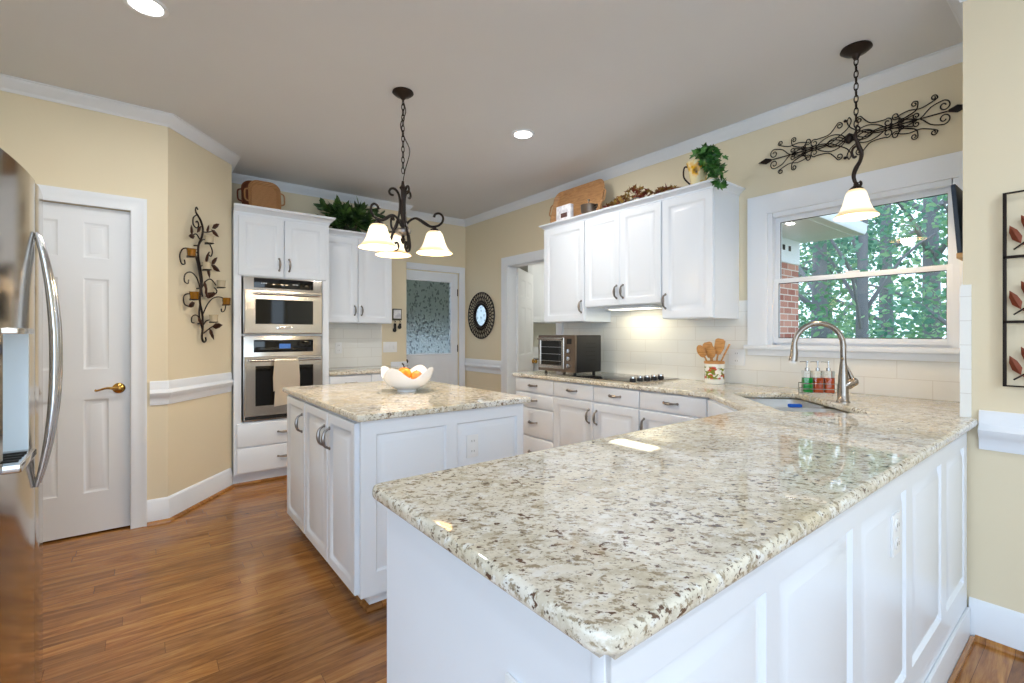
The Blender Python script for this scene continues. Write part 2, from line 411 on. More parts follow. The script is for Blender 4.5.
XF = lambda x, y0: frame((x, y0, 0), (0, -1, 0), (0, 0, 1), (-1, 0, 0))     # face looking to -x ; u = y0 - y
YF = lambda y, x0=0: frame((x0, y, 0), (1, 0, 0), (0, 0, 1), (0, -1, 0))    # face looking to -y ; u = x - x0
def DOORP(t=0.02, fr=0.055): return [(0, 0), (0, t-0.003), (0.003, t), (fr-.004, t), (fr, t-.002), (fr+0.008, t-0.010), (fr+0.013, t-0.0115), (fr+0.044, t-0.001), (fr+0.048, t-.0005)]
def DRAWP(t=0.02): return [(0, 0), (0, t-0.007), (0.004, t-0.003), (0.012, t)]

# ------------------------------------------------------------------ the shell
XW, YB1, YB2, YP, XR, YS = 3.33, 5.05, 5.25, 3.957, 2.73, 0.405
PA, PB = (0.137, 3.957), (0.585, 4.520)      # angled wall
struct('floor', MB().box(-4.2, 6.0, -3.4, 6.2, -0.1, 0), 'oak')
struct('ceiling', MB().box(-4.2, 3.45, -3.4, 5.45, CEIL, CEIL+0.12), 'ceiling')
wr = MB()
for y0, y1, z0, z1 in [(YS, .505, 0, CEIL), (.505, 1.457, 0, 1.185), (.505, 1.457, 2.075, CEIL), (1.457, 3.52, 0, CEIL), (3.52, 4.34, 2.05, CEIL), (4.34, 5.37, 0, CEIL)]:
    wr.box(XW, XW+.12, y0, y1, z0, z1)
struct('wall_right', wr, 'cream')
struct('wall_dining', MB().box(XR, 3.449, -3.4, YS, 0, CEIL), 'cream')
struct('wall_back', MB().box(0.4, 2.40, YB1, YB2+.12, 0, CEIL), 'cream')
struct('wall_back_recess', MB().box(2.401, 2.41, YB2, YB2+.12, 0, CEIL).box(3.23, 3.329, YB2, YB2+.12, 0, CEIL).box(2.41, 3.23, YB2, YB2+.12, 2.05, CEIL), 'cream')
struct('wall_pantry', MB().box(-1.1, -.67, YP, YP+.12, 0, CEIL).box(-.06, PA[0], YP, YP+.12, 0, CEIL).box(-.67, -.06, YP, YP+.12, 2.065, CEIL), 'cream')
struct('wall_angled', MB().prism([PA, PB, (PB[0], 5.04), (.45, 5.04), (.45, 4.54), (PA[0]-.03, YP+.12)], 0, CEIL), 'cream')
struct('wall_left', MB().box(-1.22, -1.1, 1.25, YP+.12, 0, CEIL), 'cream')

struct('wall_rear', MB().box(.9, 2.40, -3.52, -3.4, 0, CEIL).box(2.40, 2.68, -3.52, -3.4, 0, 1.0).box(2.40, 2.68, -3.52, -3.4, 2.2, CEIL).box(2.68, 3.45, -3.52, -3.4, 0, CEIL), 'cream')
# crown, base and chair rail profiles: (distance from wall, height)
CROWN = [(0, -0.075), (0.008, -0.075), (0.012, -0.062), (0.02, -0.056), (0.042, -0.028), (0.052, -0.018), (0.054, -0.008), (0.062, -0.006), (0.062, 0), (0, 0)]
BASE = [(0, 0), (0.016, 0), (0.016, 0.125), (0.012, 0.135), (0.012, 0.145), (0.006, 0.16), (0, 0.165)]
SHOE = [(0.016, 0), (0.034, 0), (0.033, 0.010), (0.027, 0.018), (0.016, 0.022)]
RAIL = [(0, 0.79), (0.008, 0.79), (0.012, 0.81), (0.012, 0.83), (0.02, 0.842), (0.032, 0.856), (0.036, 0.872), (0.022, 0.884), (0.014, 0.894), (0.014, 0.935), (0.008, 0.95), (0, 0.95)]
def path3(pts, z): return [(p[0], p[1], z) for p in pts]
# rooms's left hand side of the path must be the room: walk clockwise seen from above -> room on the right; use reversed order
main = [(XW, YS), (XW, YB2), (2.40, YB2), (2.40, YB1), (PB[0], YB1), (PB[0], PB[1]), PA, (-1.1, YP), (-1.1, 1.25)]
struct('trim_crown', MB().sweep(path3(main, CEIL-0.001), CROWN), 'trim')
struct('trim_crown_dining', MB().sweep(path3([(XR, -3.4), (XR, YS+.0), (XW, YS)], CEIL-0.001), CROWN), 'trim')
def run(prof, mat_, name, *paths):
    mb = MB()
    for p in paths: mb.sweep(path3(p, 0), prof)
    return struct(name, mb, mat_)
run(BASE, 'trim', 'baseboard_pantry', [(PB[0]-.012, PB[1]-.012), PA, (.026, YP)])
run(SHOE, 'oak', 'trim_shoe_pantry', [(PB[0]-.012, PB[1]-.012), PA, (.026, YP)])
run(BASE, 'trim', 'baseboard_dining', [(XR, -3.4), (XR, .385)])
run(SHOE, 'oak', 'trim_shoe_dining', [(XR, -3.4), (XR, .365)])
run(RAIL, 'trim', 'trim_chair_rail_pantry', [(PB[0]-.012, PB[1]-.012), PA, (.04, YP)])
run(RAIL, 'trim', 'trim_chair_rail_dining', [(XR, -3.4), (XR, .355)])
run(RAIL, 'trim', 'trim_chair_rail_corner', [(XW, 4.457), (XW, YB2)])
run(RAIL, 'trim', 'trim_chair_rail_back', [(2.399, YB1), (2.21, YB1)])
run(BASE, 'trim', 'baseboard_corner', [(XW, 4.457), (XW, YB2)])

# casings
CAS = [(0, 0), (0, .016), (.01, .02), (.03, .016), (.07, .018), (.086, .024), (.095, .024), (.095, 0)]
def casing(name, fr, u0, u1, z1, wdt=0.095, z0=0.0):
    k = wdt/0.095
    prof = [(a*k, h) for a, h in CAS]
    mb = MB(fr); mb.sweep([(u0, z0, 0), (u0, z1, 0), (u1, z1, 0), (u1, z0, 0)], prof, up=(0, 0, 1)); return struct(name, mb, 'trim')
# walking up the left jamb with normal toward the room: left-hand side is outward
casing('trim_pantry_casing', YF(YP), -.67, -.06, 2.065, .085)
casing('trim_back_door_casing', YF(YB2), 2.41, 3.23, 2.05, .075)
casing('trim_laundry_casing', XF(XW, 0), -4.34, -3.52, 2.05, .10)

def panel_door(name, fr, w_, h_, t, cols, rows, mat_='trim', parent=None):
    """slab with raised panels; cols/rows lists of (start, end)"""
    mb = MB(fr); g = t/2
    mb.box(0, w_, 0, h_, -g, g-.008)
    us = [0]+[x for c in cols for x in c]+[w_]; vs_ = [0]+[x for r in rows for x in r]+[h_]
    for side in (1, -1):
        m = None if side > 0 else Matrix.Translation((w_, 0, 0)) @ Matrix.Rotation(PI, 4, 'Y')
        for i in range(0, len(us), 2): mb.box(us[i], us[i+1], 0, h_, g-.0085, g, m=m)
        for i in range(0, len(vs_), 2):
            for c in cols: mb.box(c[0], c[1], vs_[i], vs_[i+1], g-.0085, g, m=m)
        for c in cols:
            for r in rows: mb.nested(c[0], c[1], r[0], r[1], [(0, g-.0002), (.008, g-.006), (.014, g-.0078), (.032, g-.0015), (.036, g-.001)], m=m)
        if side > 0 and False: break
    o = mb.build(name, mat_, parent)
    return o

# door 1: pantry
d1 = panel_door('door_1', frame((-.668, YP+.045, .012), (1, 0, 0), (0, 0, 1), (0, -1, 0)), .606, 2.05, .038,
                [(.13, .262), (.379, .500)], [(.255, .84), (1.03, 1.60), (1.73, 1.95)])
d1['kind'] = 'structure'
def lever(x, y, z, parent, s=-1, m='brass'):
    mb = MB(); mb.lathe([(0, 0), (.032, 0), (.033, .006), (.024, .013), (.012, .018), (.011, .045), (0, .047)], (x, y, z), 24, 'y', m=Matrix.Translation((x, y, z)) @ Matrix.Rotation(PI, 4, 'Z') @ Matrix.Translation((-x, -y, -z)))
    mb.tube([(x, y-.045, z), (x+s*.03, y-.05, z+.004), (x+s*.06, y-.048, z+.006), (x+s*.09, y-.045, z-.002), (x+s*.11, y-.04, z-.008), (x+s*.112, y-.03, z-.002)], [.009, .008, .007, .006, .006, .005], smooth=4)
    return mb.build('door_handle', m, parent)
lever(-.118, YP+.026, .915, d1)
struct('trim_pantry_jamb', MB().box(-.669, -.655, YP+.001, YP+.119, 0, 2.05).box(-.0605, -.0600, YP+.001, YP+.119, 0, 2.05), 'dark_gap')
struct('wall_closet_light_stop', MB().box(-.9, .12, YP+.30, YP+.34, 0, 2.4).box(-.9, -.86, YP+.121, YP+.30, 0, 2.4).box(.06, .10, YP+.121, YP+.30, 0, 2.4).box(-.9, .12, YP+.121, YP+.30, 2.36, 2.4), 'cream')  # unseen box added to stop light leaking under the pantry door
# door 2: back door with privacy glass
fr2 = YF(YB2+.05, 2.413)
mb = MB(fr2)
gx0, gx1, gz0, gz1 = .095, .715, 1.02, 1.925
mb.box(0, gx0, .01, 2.04, -.02, .02).box(gx1, .814, .01, 2.04, -.02, .02).box(gx0, gx1, .01, gz0, -.02, .02).box(gx0, gx1, gz1, 2.04, -.02, .02)
mb.nested(gx0-.02, gx1+.02, gz0-.02, gz1+.02, [(0, .02), (.004, .027), (.016, .027), (.024, .018)], cap=False)
for a, b_ in ((.11, .37), (.44, .70)): mb.nested(a, b_, .22, .86, [(0, .0205), (.01, .012), (.016, .012), (.04, .021), (.045, .021)])
d2 = struct('door_2', mb, 'trim')
MB(fr2).box(gx0, gx1, gz0, gz1, -.004, .004).build('door_glass', 'frosted', d2)
for z in (1.80, 1.08, .3): MB(fr2).box(.806, .828, z-.045, z+.045, .02, .027, .002).build('hinge', 'bronze', d2)
mb = MB(); mb.lathe([(0, 0), (.03, .004), (.03, .01), (.012, .014), (.012, .04), (.026, .048), (.028, .062), (.018, .075), (0, .078)], (2.413+.065, YB2+.03, .94), 20, 'y', m=Matrix.Translation((2.478, YB2+.03, .94)) @ Matrix.Rotation(PI, 4, 'Z') @ Matrix.Translation((-2.478, -YB2-.03, -.94)))
mb.build('door_knob', 'bronze', d2)
# door 3: laundry, standing open
th = math.radians(36)
U3 = (math.cos(th), math.sin(th), 0); N3 = (math.sin(th), -math.cos(th), 0)
d3 = panel_door('door_3', frame((3.455, 4.335, .012), U3, (0, 0, 1), N3), .76, 2.03, .036, [(.11, .34), (.42, .65)], [(.24, .82), (1.0, 1.58), (1.70, 1.91)])
d3['kind'] = 'structure'
f3 = frame((3.455, 4.335, .012), U3, (0, 0, 1), N3)
MB(f3).box(.735, .764, .865, .925, -.01, .03, .002).lathe([(0, 0), (.026, .003), (.026, .008), (.011, .012), (.011, .03), (.025, .04), (.026, .055), (.014, .066), (0, .068)], (.70, .895, .018), 20, 'z').build('door_knob', 'brass', d3)
struct('trim_laundry_jamb', MB().box(XW+.001, XW+.119, 4.335, 4.3395, 0, 2.045).box(XW+.001, XW+.119, 3.5205, 3.53, 0, 2.045).box(XW+.001, XW+.119, 3.53, 4.335, 2.04, 2.0495), 'trim')
# laundry room
struct('wall_laundry', MB().box(3.45, 6.0, 5.25, 5.37, 0, 2.5).box(5.9, 6.0, 2.9, 5.25, 0, 2.5).box(3.451, 6.0, 2.8, 2.9, 0, 2.5), 'laundry')
struct('ceiling_laundry', MB().box(3.451, 6.0, 2.8, 5.37, 2.5, 2.6), 'ceiling')
area_light('laundry_lamp', (4.6, 4.1, 2.40), (0, 0, 0), .5, 11, (1, .97, .86))
ll = thing('laundry_ceiling_lamp', 'round white ceiling lamp glowing in the laundry room beyond the open door', 'lamp', (4.6, 4.1, 2.45))
MB().lathe([(0, 2.44), (.12, 2.445), (.15, 2.47), (.16, 2.499), (0, 2.499)], (4.6, 4.1, 0)).build('lamp_base', 'trim', ll)
MB().lathe([(0, 2.405), (.08, 2.415), (.12, 2.44)], (4.6, 4.1, 0)).build('diffuser', 'hoodlamp', ll)
lc = thing('laundry_wall_cabinet', 'white wall cabinet seen through the open laundry doorway', 'cabinet', (4.8, 5.25, 1.42))
MB().box(4.1, 5.6, 4.93, 5.249, 1.42, 2.3).build('body', 'cab', lc)
for a in (4.105, 4.605, 5.105): MB(YF(4.93)).nested(a, a+.49, 1.425, 2.295, DOORP()).build('door', 'cab', lc)
lb = thing('washing_machine', 'white washing machine seen through the laundry doorway behind the toaster oven', 'washing machine', (4.5, 4.95, 0))
MB().box(4.12, 4.80, 4.55, 5.22, .02, .92, .015).build('body', 'white_plastic', lb)
MB().box(4.12, 4.80, 5.08, 5.22, .92, 1.08, .01).build('control_panel', 'white_plastic', lb)
MB().box(4.16, 4.76, 4.60, 5.05, .921, .935, .004).build('lid', 'blackglass', lb)
MB().lathe([(0, 0), (.2, 0), (.2, .02), (.17, .03), (0, .03)], (4.46, 4.55, .5), 32, 'y', m=Matrix.Translation((4.46, 4.55, .5)) @ Matrix.Rotation(PI, 4, 'Z') @ Matrix.Translation((-4.46, -4.55, -.5))).build('drum_door', 'blackglass', lb)

# window 1
win = thing('window_1', 'x', 'window', (XW, .98, 1.17)); del win['label'], win['category']; win['kind'] = 'structure'
fw = XF(XW, 0)    # u = -y
mb = MB(fw)
mb.sweep([(-1.457, 1.185, 0), (-1.457, 2.075, 0), (-.505, 2.075, 0), (-.505, 1.185, 0)], [(a*1.33, h) for a, h in CAS[:-1]]+[(CAS[-1][0]*1.33, 0)])
mb.build('window_casing', 'trim', win)
mb = MB(fw); mb.box(-1.60, -.435, 1.160, 1.19, -.04, .05, .006).box(-1.585, -.445, 1.118, 1.160, .0005, .022, .003); mb.build('window_sill', 'trim', win)
mb = MB(fw); mb.box(-1.457, -1.430, 1.19, 2.075, -.119, -.001).box(-.532, -.505, 1.19, 2.075, -.119, -.001).box(-1.425, -.537, 2.045, 2.075, -.119, -.001).box(-1.425, -.537, 1.19, 1.205, -.119, -.04); mb.build('window_frame', 'trim', win)
def sash(z0, z1, n0, n1, bw, tw):
    mb = MB(fw); a, b_ = -1.430, -.532; s = .028
    mb.box(a, a+s, z0, z1, n0, n1, .002).box(b_-s, b_, z0, z1, n0, n1, .002).box(a+s, b_-s, z0, z0+bw, n0, n1, .002).box(a+s, b_-s, z1-tw, z1, n0, n1, .002)
    o = mb.build('sash', 'trim', win)
    MB(fw).box(a+s, b_-s, z0+bw, z1-tw, (n0+n1)/2-.002, (n0+n1)/2+.002).build('window_glass', 'glass', o, False)
    MB(fw).nested(a+s-.0005, b_-s+.0005, z0+bw-.0005, z1-tw+.0005, [(0, (n0+n1)/2+.007), (.004, (n0+n1)/2+.0022)], cap=False).build('glazing_gasket', 'dark_gap', o)
sash(1.602, 2.045, -.078, -.052, .03, .030)
sash(1.205, 1.632, -.050, -.024, .032, .03)
MB(fw).box(-1.02, -.95, 1.632, 1.645, -.05, -.026, .003).build('sash_lock', 'white_plastic', win)

# tile fields
struct('trim_tile_window_wall', MB().box(XW-.008, XW-.0002, YS, 3.418, CT, 1.118).box(XW-.008, XW-.0002, 1.59, 3.418, 1.118, 1.50), 'tile_y')
struct('trim_tile_back', MB().box(1.37, 2.10, YB1-.008, YB1-.0002, CT, 1.40), 'tile_x')
struct('trim_tile_stub', MB().box(XR-.008, XR-.0002, .378, YS+.008, CT, 1.47).box(XR, XW-.009, YS+.0002, YS+.008, CT, 1.47), 'tile_y')

# ------------------------------------------------------------------ cabinets
def arch_handle(fr, u, v, n0, vertical=True, L=.1, parent=None):
    mb = MB(fr); h = L/2; pts = []
    for k in range(9):
        t = -1+2*k/8; d = t*h; o = .030*math.sqrt(max(0, 1-abs(t)**2.4)); pts.append((u, v+d, n0+.002+o) if vertical else (u+d, v, n0+.002+o))
    mb.tube(pts, [.0055, .0065, .008, .0095, .0105, .0095, .008, .0065, .0055], 8, smooth=2)
    for sg in (-1, 1):
        c = (u, v+sg*h, n0) if vertical else (u+sg*h, v, n0)
        mb.lathe([(0, 0), (.009, 0), (.009, .003), (.006, .006), (0, .006)], c, 12)
    return mb.build('handle', 'pewter', parent)
def door(fr, u0, u1, v0, v1, n0, parent, hu=None, hv=None, fr_w=.055, hl=.1):
    d = MB(fr).nested(u0, u1, v0, v1, DOORP(fr=fr_w), n0).build('door', 'cab', parent)
    if hu is not None: arch_handle(fr, hu, hv, n0+.02, True, hl, d)
    return d
def drawer(fr, u0, u1, v0, v1, n0, parent, handle=True, prof=None, hl=.1):
    d = MB(fr).nested(u0, u1, v0, v1, prof or DRAWP(), n0).build('drawer', 'cab', parent)
    if handle: arch_handle(fr, (u0+u1)/2, (v0+v1)/2+.005, n0+.02, False, hl, d)
    return d
CABCROWN = [(0, 0), (.006, 0), (.008, .016), (.018, .024), (.034, .046), (.046, .052), (.046, .062), (.05, .064), (.05, .07), (0, .07)]

# oven tower
TX0, TX1, TY = .592, 1.352, 4.466
tw = thing('oven_cabinet', 'tall white cabinet holding the microwave and oven, two doors above, two drawers below', 'cabinet', (.97, 4.75, 0))
mb = MB(); mb.box(TX0, TX0+.055, TY, YB1-.001, .1, 2.26).box(TX1-.055, TX1, TY, YB1-.001, .1, 2.26)
mb.box(TX0+.055, TX1-.055, TY, YB1-.001, .1, .53).box(TX0+.055, TX1-.055, TY, YB1-.001, 1.745, 2.26).box(TX0+.055, TX1-.055, 5.02, YB1-.001, .53, 1.745)
mb.box(TX0+.055, TX1-.055, TY, 5.02, 1.25, 1.262); mb.build('body', 'cab', tw)
MB().box(TX0, TX1, TY+.06, YB1-.02, 0, .1).build('toe_kick', 'cab', tw)
MB().sweep([(TX1, TY, .0), (TX0, TY, .0)], [(.06-.0, 0), (.06-.018, 0), (.06-.017, .01), (.06-.011, .018), (.06, .022)][::-1], up=(0, 0, 1)) if False else None
MB().box(TX0, TX1, TY+.043, TY+.0595, 0, .02, .004).build('shoe_moulding', 'oak', tw)
ft = YF(TY)
door(ft, TX0+.03, .966, 1.752, 2.245, 0, tw, .93, 1.86)
door(ft, .974, TX1-.03, 1.752, 2.245, 0, tw, 1.01, 1.86)
drawer(ft, TX0+.02, TX1-.02, .325, .52, 0, tw); drawer(ft, TX0+.02, TX1-.02, .11, .315, 0, tw)
MB().sweep([(TX1, YB1-.002, 2.26), (TX1, TY, 2.26), (TX0, TY, 2.26)], CABCROWN).build('crown', 'cab', tw)
MB().box(TX0+.01, TX1-.01, TY+.01, YB1-.005, 2.261, 2.328).build('top_panel', 'cab', tw)

def steel_face(name, mbx): return mbx
AX0, AX1 = TX0+.068, TX1-.068
fo = YF(TY-.001)
# microwave oven (built in)
mw = thing('built_in_microwave', 'stainless built-in microwave with dark window set above the wall oven', 'microwave', (.97, 4.6, 1.265))
MB(fo).box(AX0, AX1, 1.264, 1.743, -.4, .018, .004).build('body', 'steel', mw)
mb = MB(fo); mb.box(AX0+.075, AX1-.075, 1.655, 1.735, .018, .024, .003); mb.build('control_panel', 'blackglass', mw)
mb = MB(fo); mb.nested(AX0+.004, AX1-.004, 1.27, 1.635, [(0, 0), (0, .026), (.004, .030), (.078, .030), (.082, .022), (.085, .020)], .018, cap=False); dw = mb.build('door', 'steel', mw)
MB(fo).box(AX0+.08, AX1-.08, 1.348, 1.56, .03, .041).build('door_window', 'blackglass', dw)
mb = MB(fo); mb.tube([(AX0+.07, 1.603, .075), (AX1-.03, 1.603, .075)], .010, 12)
for u in (AX0+.09, AX1-.05): mb.tube([(u, 1.603, .045), (u, 1.603, .075)], .008, 8)
mb.build('handle', 'chrome', dw)
MB(fo).box(.905, 1.03, 1.305, 1.33, .0475, .050, .001).build('badge', 'chrome', dw)
for k in range(8): MB(fo).box(AX0+.13+k*.012+(k//4)*.2, AX0+.137+k*.012+(k//4)*.2, 1.69, 1.697, .0239, .0247).build('button', 'white_plastic', mw)
# wall oven
ov = thing('wall_oven', 'stainless wall oven with blue clock display and a towel on its handle', 'oven', (.97, 4.6, .53))
MB(fo).box(AX0, AX1, .535, 1.248, -.5, .018, .004).build('body', 'steel', ov)
MB(fo).box(AX0+.075, AX1-.075, 1.11, 1.215, .018, .023, .003).build('control_panel', 'blackglass', ov)
MB(fo).box(.93, 1.02, 1.14, 1.18, .0232, .0245).build('clock_display', 'display', ov)
mb = MB(fo); mb.nested(AX0+.004, AX1-.004, .585, 1.075, [(0, 0), (0, .030), (.004, .034), (.078, .034), (.082, .026), (.085, .024)], .018, cap=False); dd = mb.build('door', 'steel', ov)
MB(fo).box(AX0+.08, AX1-.08, .665, .998, .03, .046).build('door_window', 'blackglass', dd)
mb = MB(fo); mb.tube([(AX0+.03, 1.045, .095), (AX1-.03, 1.045, .095)], .011, 12)
for u in (AX0+.06, AX1-.06): mb.tube([(u, 1.045, .05), (u, 1.045, .095)], .008, 8)
mb.build('handle', 'chrome', dd)
MB(fo).box(AX0+.01, AX1-.01, .548, .572, .018, .03, .004).build('vent_trim', 'dark_gap', ov)
# towel
def towel():
    mb = MB(fo); nu, pts = 14, []
    prof = [(.080, .70+.08), (.082, .9), (.083, 1.04), (.088, 1.058), (.095, 1.062), (.103, 1.056), (.108, 1.03), (.112, .90), (.116, .78), (.120, .655)]
    b = bmesh.new(); grid = []
    for i, (n_, v_) in enumerate(prof):
        row = []
        for k in range(nu+1):
            t = k/nu; s_ = i/(len(prof)-1); wob = .006*math.sin(t*17+i)*abs(v_-1.06)*4; wd = .105-.010*math.sin(s_*PI)+.006*math.sin(i*2.1)
            row.append(b.verts.new((.965+wd*(2*t-1)+.012*(1-s_)+(0.0 if i < 5 else .02*(1.06-v_)), v_+(.03*t if i in (0, 9) else 0), n_+abs(wob)*(1 if i > 5 else 0))))
        grid.append(row)
    for a, d in zip(grid, grid[1:]):
        for k in range(nu): b.faces.new((a[k], a[k+1], d[k+1], d[k]))
    bmesh.ops.solidify(b, geom=b.faces[:], thickness=.004)
    mb._in(b); o = mb.build('dish_towel', 'towel'); rebase(o, (.965, 4.36, 1.05))
    return tag(o, 'beige dish towel hanging over the wall oven handle', 'towel')
towel()

# wall cabinet right of tower
UX0, UX1, UY = 1.356, 2.085, 4.75
uc = thing('wall_cabinet', 'white two-door wall cabinet between the oven cabinet and the glass door', 'cabinet', (1.68, 4.9, 1.38))
MB().box(UX0, UX1, UY, YB1-.001, 1.375, 2.235).build('body', 'cab', uc)
fu = YF(UY)
door(fu, UX0+.012, 1.718, 1.38, 2.225, 0, uc, 1.686, 1.50, hl=.09)
door(fu, 1.724, UX1-.004, 1.38, 2.225, 0, uc, 1.756, 1.50, hl=.09)
MB().sweep([(UX1, YB1-.002, 2.235), (UX1, UY, 2.235), (1.406, UY, 2.235)], [(a, h*.8) for a, h in CABCROWN]).build('crown', 'cab', uc)
MB().box(1.406, UX1-.01, UY+.01, YB1-.005, 2.236, 2.289).build('top_panel', 'cab', uc)
# base cabinet + counter there
bc = thing('base_cabinet', 'white base cabinet with two drawers on the back wall behind the island', 'cabinet', (1.75, 4.75, 0))
MB().box(1.357, 2.16, 4.49, YB1-.001, .1, .88).build('body', 'cab', bc)
MB().box(1.357, 2.16, 4.55, YB1-.02, 0, .1).build('toe_kick', 'cab', bc)
fb = YF(4.49)
for a, b_ in ((1.365, 1.755), (1.762, 2.152)):
    drawer(fb, a, b_, .72, .872, 0, bc); door(fb, a, b_, .11, .712, 0, bc, b_-.04 if a < 1.5 else a+.04, .62)
tag(rebase(MB().box(1.354, 2.175, 4.45, YB1-.009, .881, CT, .008).build('countertop', 'granite'), (1.76, 4.75, .881)), 'short granite countertop on the back wall beside the oven cabinet', 'countertop')

# upper cabinets on window wall (front x = 3.0)
UXF = 3.0
def upper(y1, y0, z0, label, ndoor, hz, hinge, z1=2.240, left_end=False, right_end=False):
    t = thing('wall_cabinet', label, 'cabinet', (3.16, (y0+y1)/2, z0))
    MB().box(UXF, XW-.001, y0+.0008, y1-.0008, z0, z1).build('body', 'cab', t)
    f = XF(UXF, 0)
    if ndoor == 1:
        hy = (y1-.035) if hinge == 'r' else (y0+.035)
        door(f, -y1+.006, -y0-.004, z0+.004, z1-.008, 0, t, -hy, hz)
    else:
        ym = (y0+y1)/2
        door(f, -y1+.004, -ym-.002, z0+.004, z1-.008, 0, t, -ym-.032, hz); door(f, -ym+.002, -y0-.004, z0+.004, z1-.008, 0, t, -ym+.032, hz)
    e1, e0 = y1-.0008, y0+.0008
    pth = [(XW-.002, e1, z1)] if left_end else []
    pth += [(UXF, e1, z1), (UXF, e0, z1)]
    if right_end: pth += [(XW-.002, e0, z1)]
    MB().sweep(pth, [(-a*.9, h*.65) for a, h in CABCROWN][::-1]).build('crown', 'cab', t)
    MB().box(UXF+.01, XW-.004, e0+.01, e1-.01, z1+.0005, z1+.0452).build('top_panel', 'cab', t)
    return t
upper(3.335, 2.812, 1.372, 'single-door white wall cabinet above the toaster oven', 1, 1.50, 'l', left_end=True)
hood = upper(2.812, 2.05, 1.49, 'short two-door white wall cabinet above the cooktop with a light beneath', 2, 1.60, 'r')
upper(2.05, 1.652, 1.372, 'single-door white wall cabinet nearest the window, ivy on top', 1, 1.50, 'r', right_end=True)
MB().box(3.06, 3.26, 2.2, 2.66, 1.468, 1.4895, .004).build('under_cabinet_lamp', 'cab', hood)
MB().box(3.08, 3.24, 2.23, 2.63, 1.4655, 1.4679).build('lamp_lens', 'hoodlamp', hood)
area_light('hood_light', (3.16, 2.43, 1.462), (0, 0, 0), .14, .8, (1, .88, .58), .38)

# base run (door faces at x 2.675)
BXF = 2.695
f = XF(BXF, 0)
def base(y1, y0, label, fn, cat='cabinet'):
    t = thing('base_cabinet', label, cat, (3.0, (y0+y1)/2, 0))
    MB().box(BXF, XW-.001, y0+.0008, y1-.0008, .1, .88).build('body', 'cab', t)
    MB().box(BXF+.06, XW-.02, y0+.0008, y1-.0008, 0, .1).build('toe_kick', 'cab', t)
    fn(t); return t
def four(t):
    for a, b_ in ((.755, .872), (.625, .745), (.375, .615), (.11, .365)): drawer(f, -3.378, -2.88, a, b_, 0, t)
base(3.38, 2.877, 'white base cabinet of four stacked drawers below the toaster oven', four)
def cook(t):
    drawer(f, -2.873, -2.44, .755, .872, 0, t); drawer(f, -2.434, -2.02, .755, .872, 0, t)
    door(f, -2.873, -2.44, .11, .745, 0, t, -2.475, .64); door(f, -2.434, -2.02, .11, .745, 0, t, -2.40, .64)
base(2.876, 2.018, 'white two-door base cabinet below the cooktop', cook)
def endc(t):
    drawer(f, -2.013, -1.53, .755, .872, 0, t); door(f, -2.013, -1.53, .11, .745, 0, t, -1.975, .64)
base(2.017, 1.525, 'white base cabinet between the cooktop and the corner sink', endc)
# diagonal corner cabinet
cc = thing('corner_cabinet', 'white diagonal corner cabinet under the sink', 'cabinet', (2.95, 1.2, 0))
MB().prism([(2.700, 1.523), (XW-.002, 1.523), (XW-.002, YS+.009), (2.745, YS+.009), (2.745, 1.063), (2.297, 1.063), (2.297, 1.12)], .1, .6).build('body', 'cab', cc)
dg = frame((2.700, 1.5235, 0), (-.7071, -.7071, 0), (0, 0, 1), (-.7071, .7071, 0))
MB(dg).box(0, .57, .1, .88, -.018, 0).build('face_frame', 'cab', cc)
drawer(dg, .03, .54, .755, .872, 0, cc, handle=False); door(dg, .03, .54, .11, .745, 0, cc, .08, .64)
MB(dg).box(0.02, .55, 0, .1, -.08, -.06).build('toe_kick', 'cab', cc)

# peninsula
PX0, PY0, PY1 = .452, .390, 1.055
pn = thing('peninsula_cabinet', 'white panelled peninsula cabinet in the foreground under the big granite counter', 'cabinet', (1.6, .72, 0))
MB().box(PX0, 2.22, PY0+.012, PY1, 0, .88).box(2.22, 2.69, PY0+.012, PY1, 0, .66).build('body', 'cab', pn)
fp = YF(PY0+.012)
cuts = [(.50, .885), (.938, 1.335), (1.394, 1.796), (1.862, 2.25), (2.33, 2.66)]
mb = MB(fp); pz0, pz1 = .24, .80
xs = [PX0]+[x for c in cuts for x in c]+[2.712]
for i in range(0, len(xs), 2): mb.box(xs[i], xs[i+1], .0, .88, 0, .012)
for c in cuts: mb.box(c[0], c[1], pz1, .88, 0, .012).box(c[0], c[1], 0, pz0, 0, .012)
mb.build('face_frame', 'cab', pn)
for c in cuts: MB(fp).nested(c[0], c[1], pz0, pz1, [(0, .012), (.004, .006), (.008, .0015), (.016, .0015), (.038, .011), (.042, .012)]).build('raised_panel', 'cab', pn)
MB(fp).box(PX0, 2.705, 0, .13, .0122, .024, .004).build('base_moulding', 'trim', pn)
MB(fp).box(PX0, 2.70, 0, .02, .0242, .040, .005).build('shoe_moulding', 'oak', pn)
MB().box(PX0-.003, PX0+.012, PY0, PY0+.012+.01, 0, .88, .002).build('corner_post', 'trim', pn)
MB().box(PX0-.012, PX0-.0002, PY0+.0, PY1, .868, .881).box(PX0, 2.69, PY0-.014, PY0-.0002, .868, .881).build('counter_cleat', 'cleat', pn)

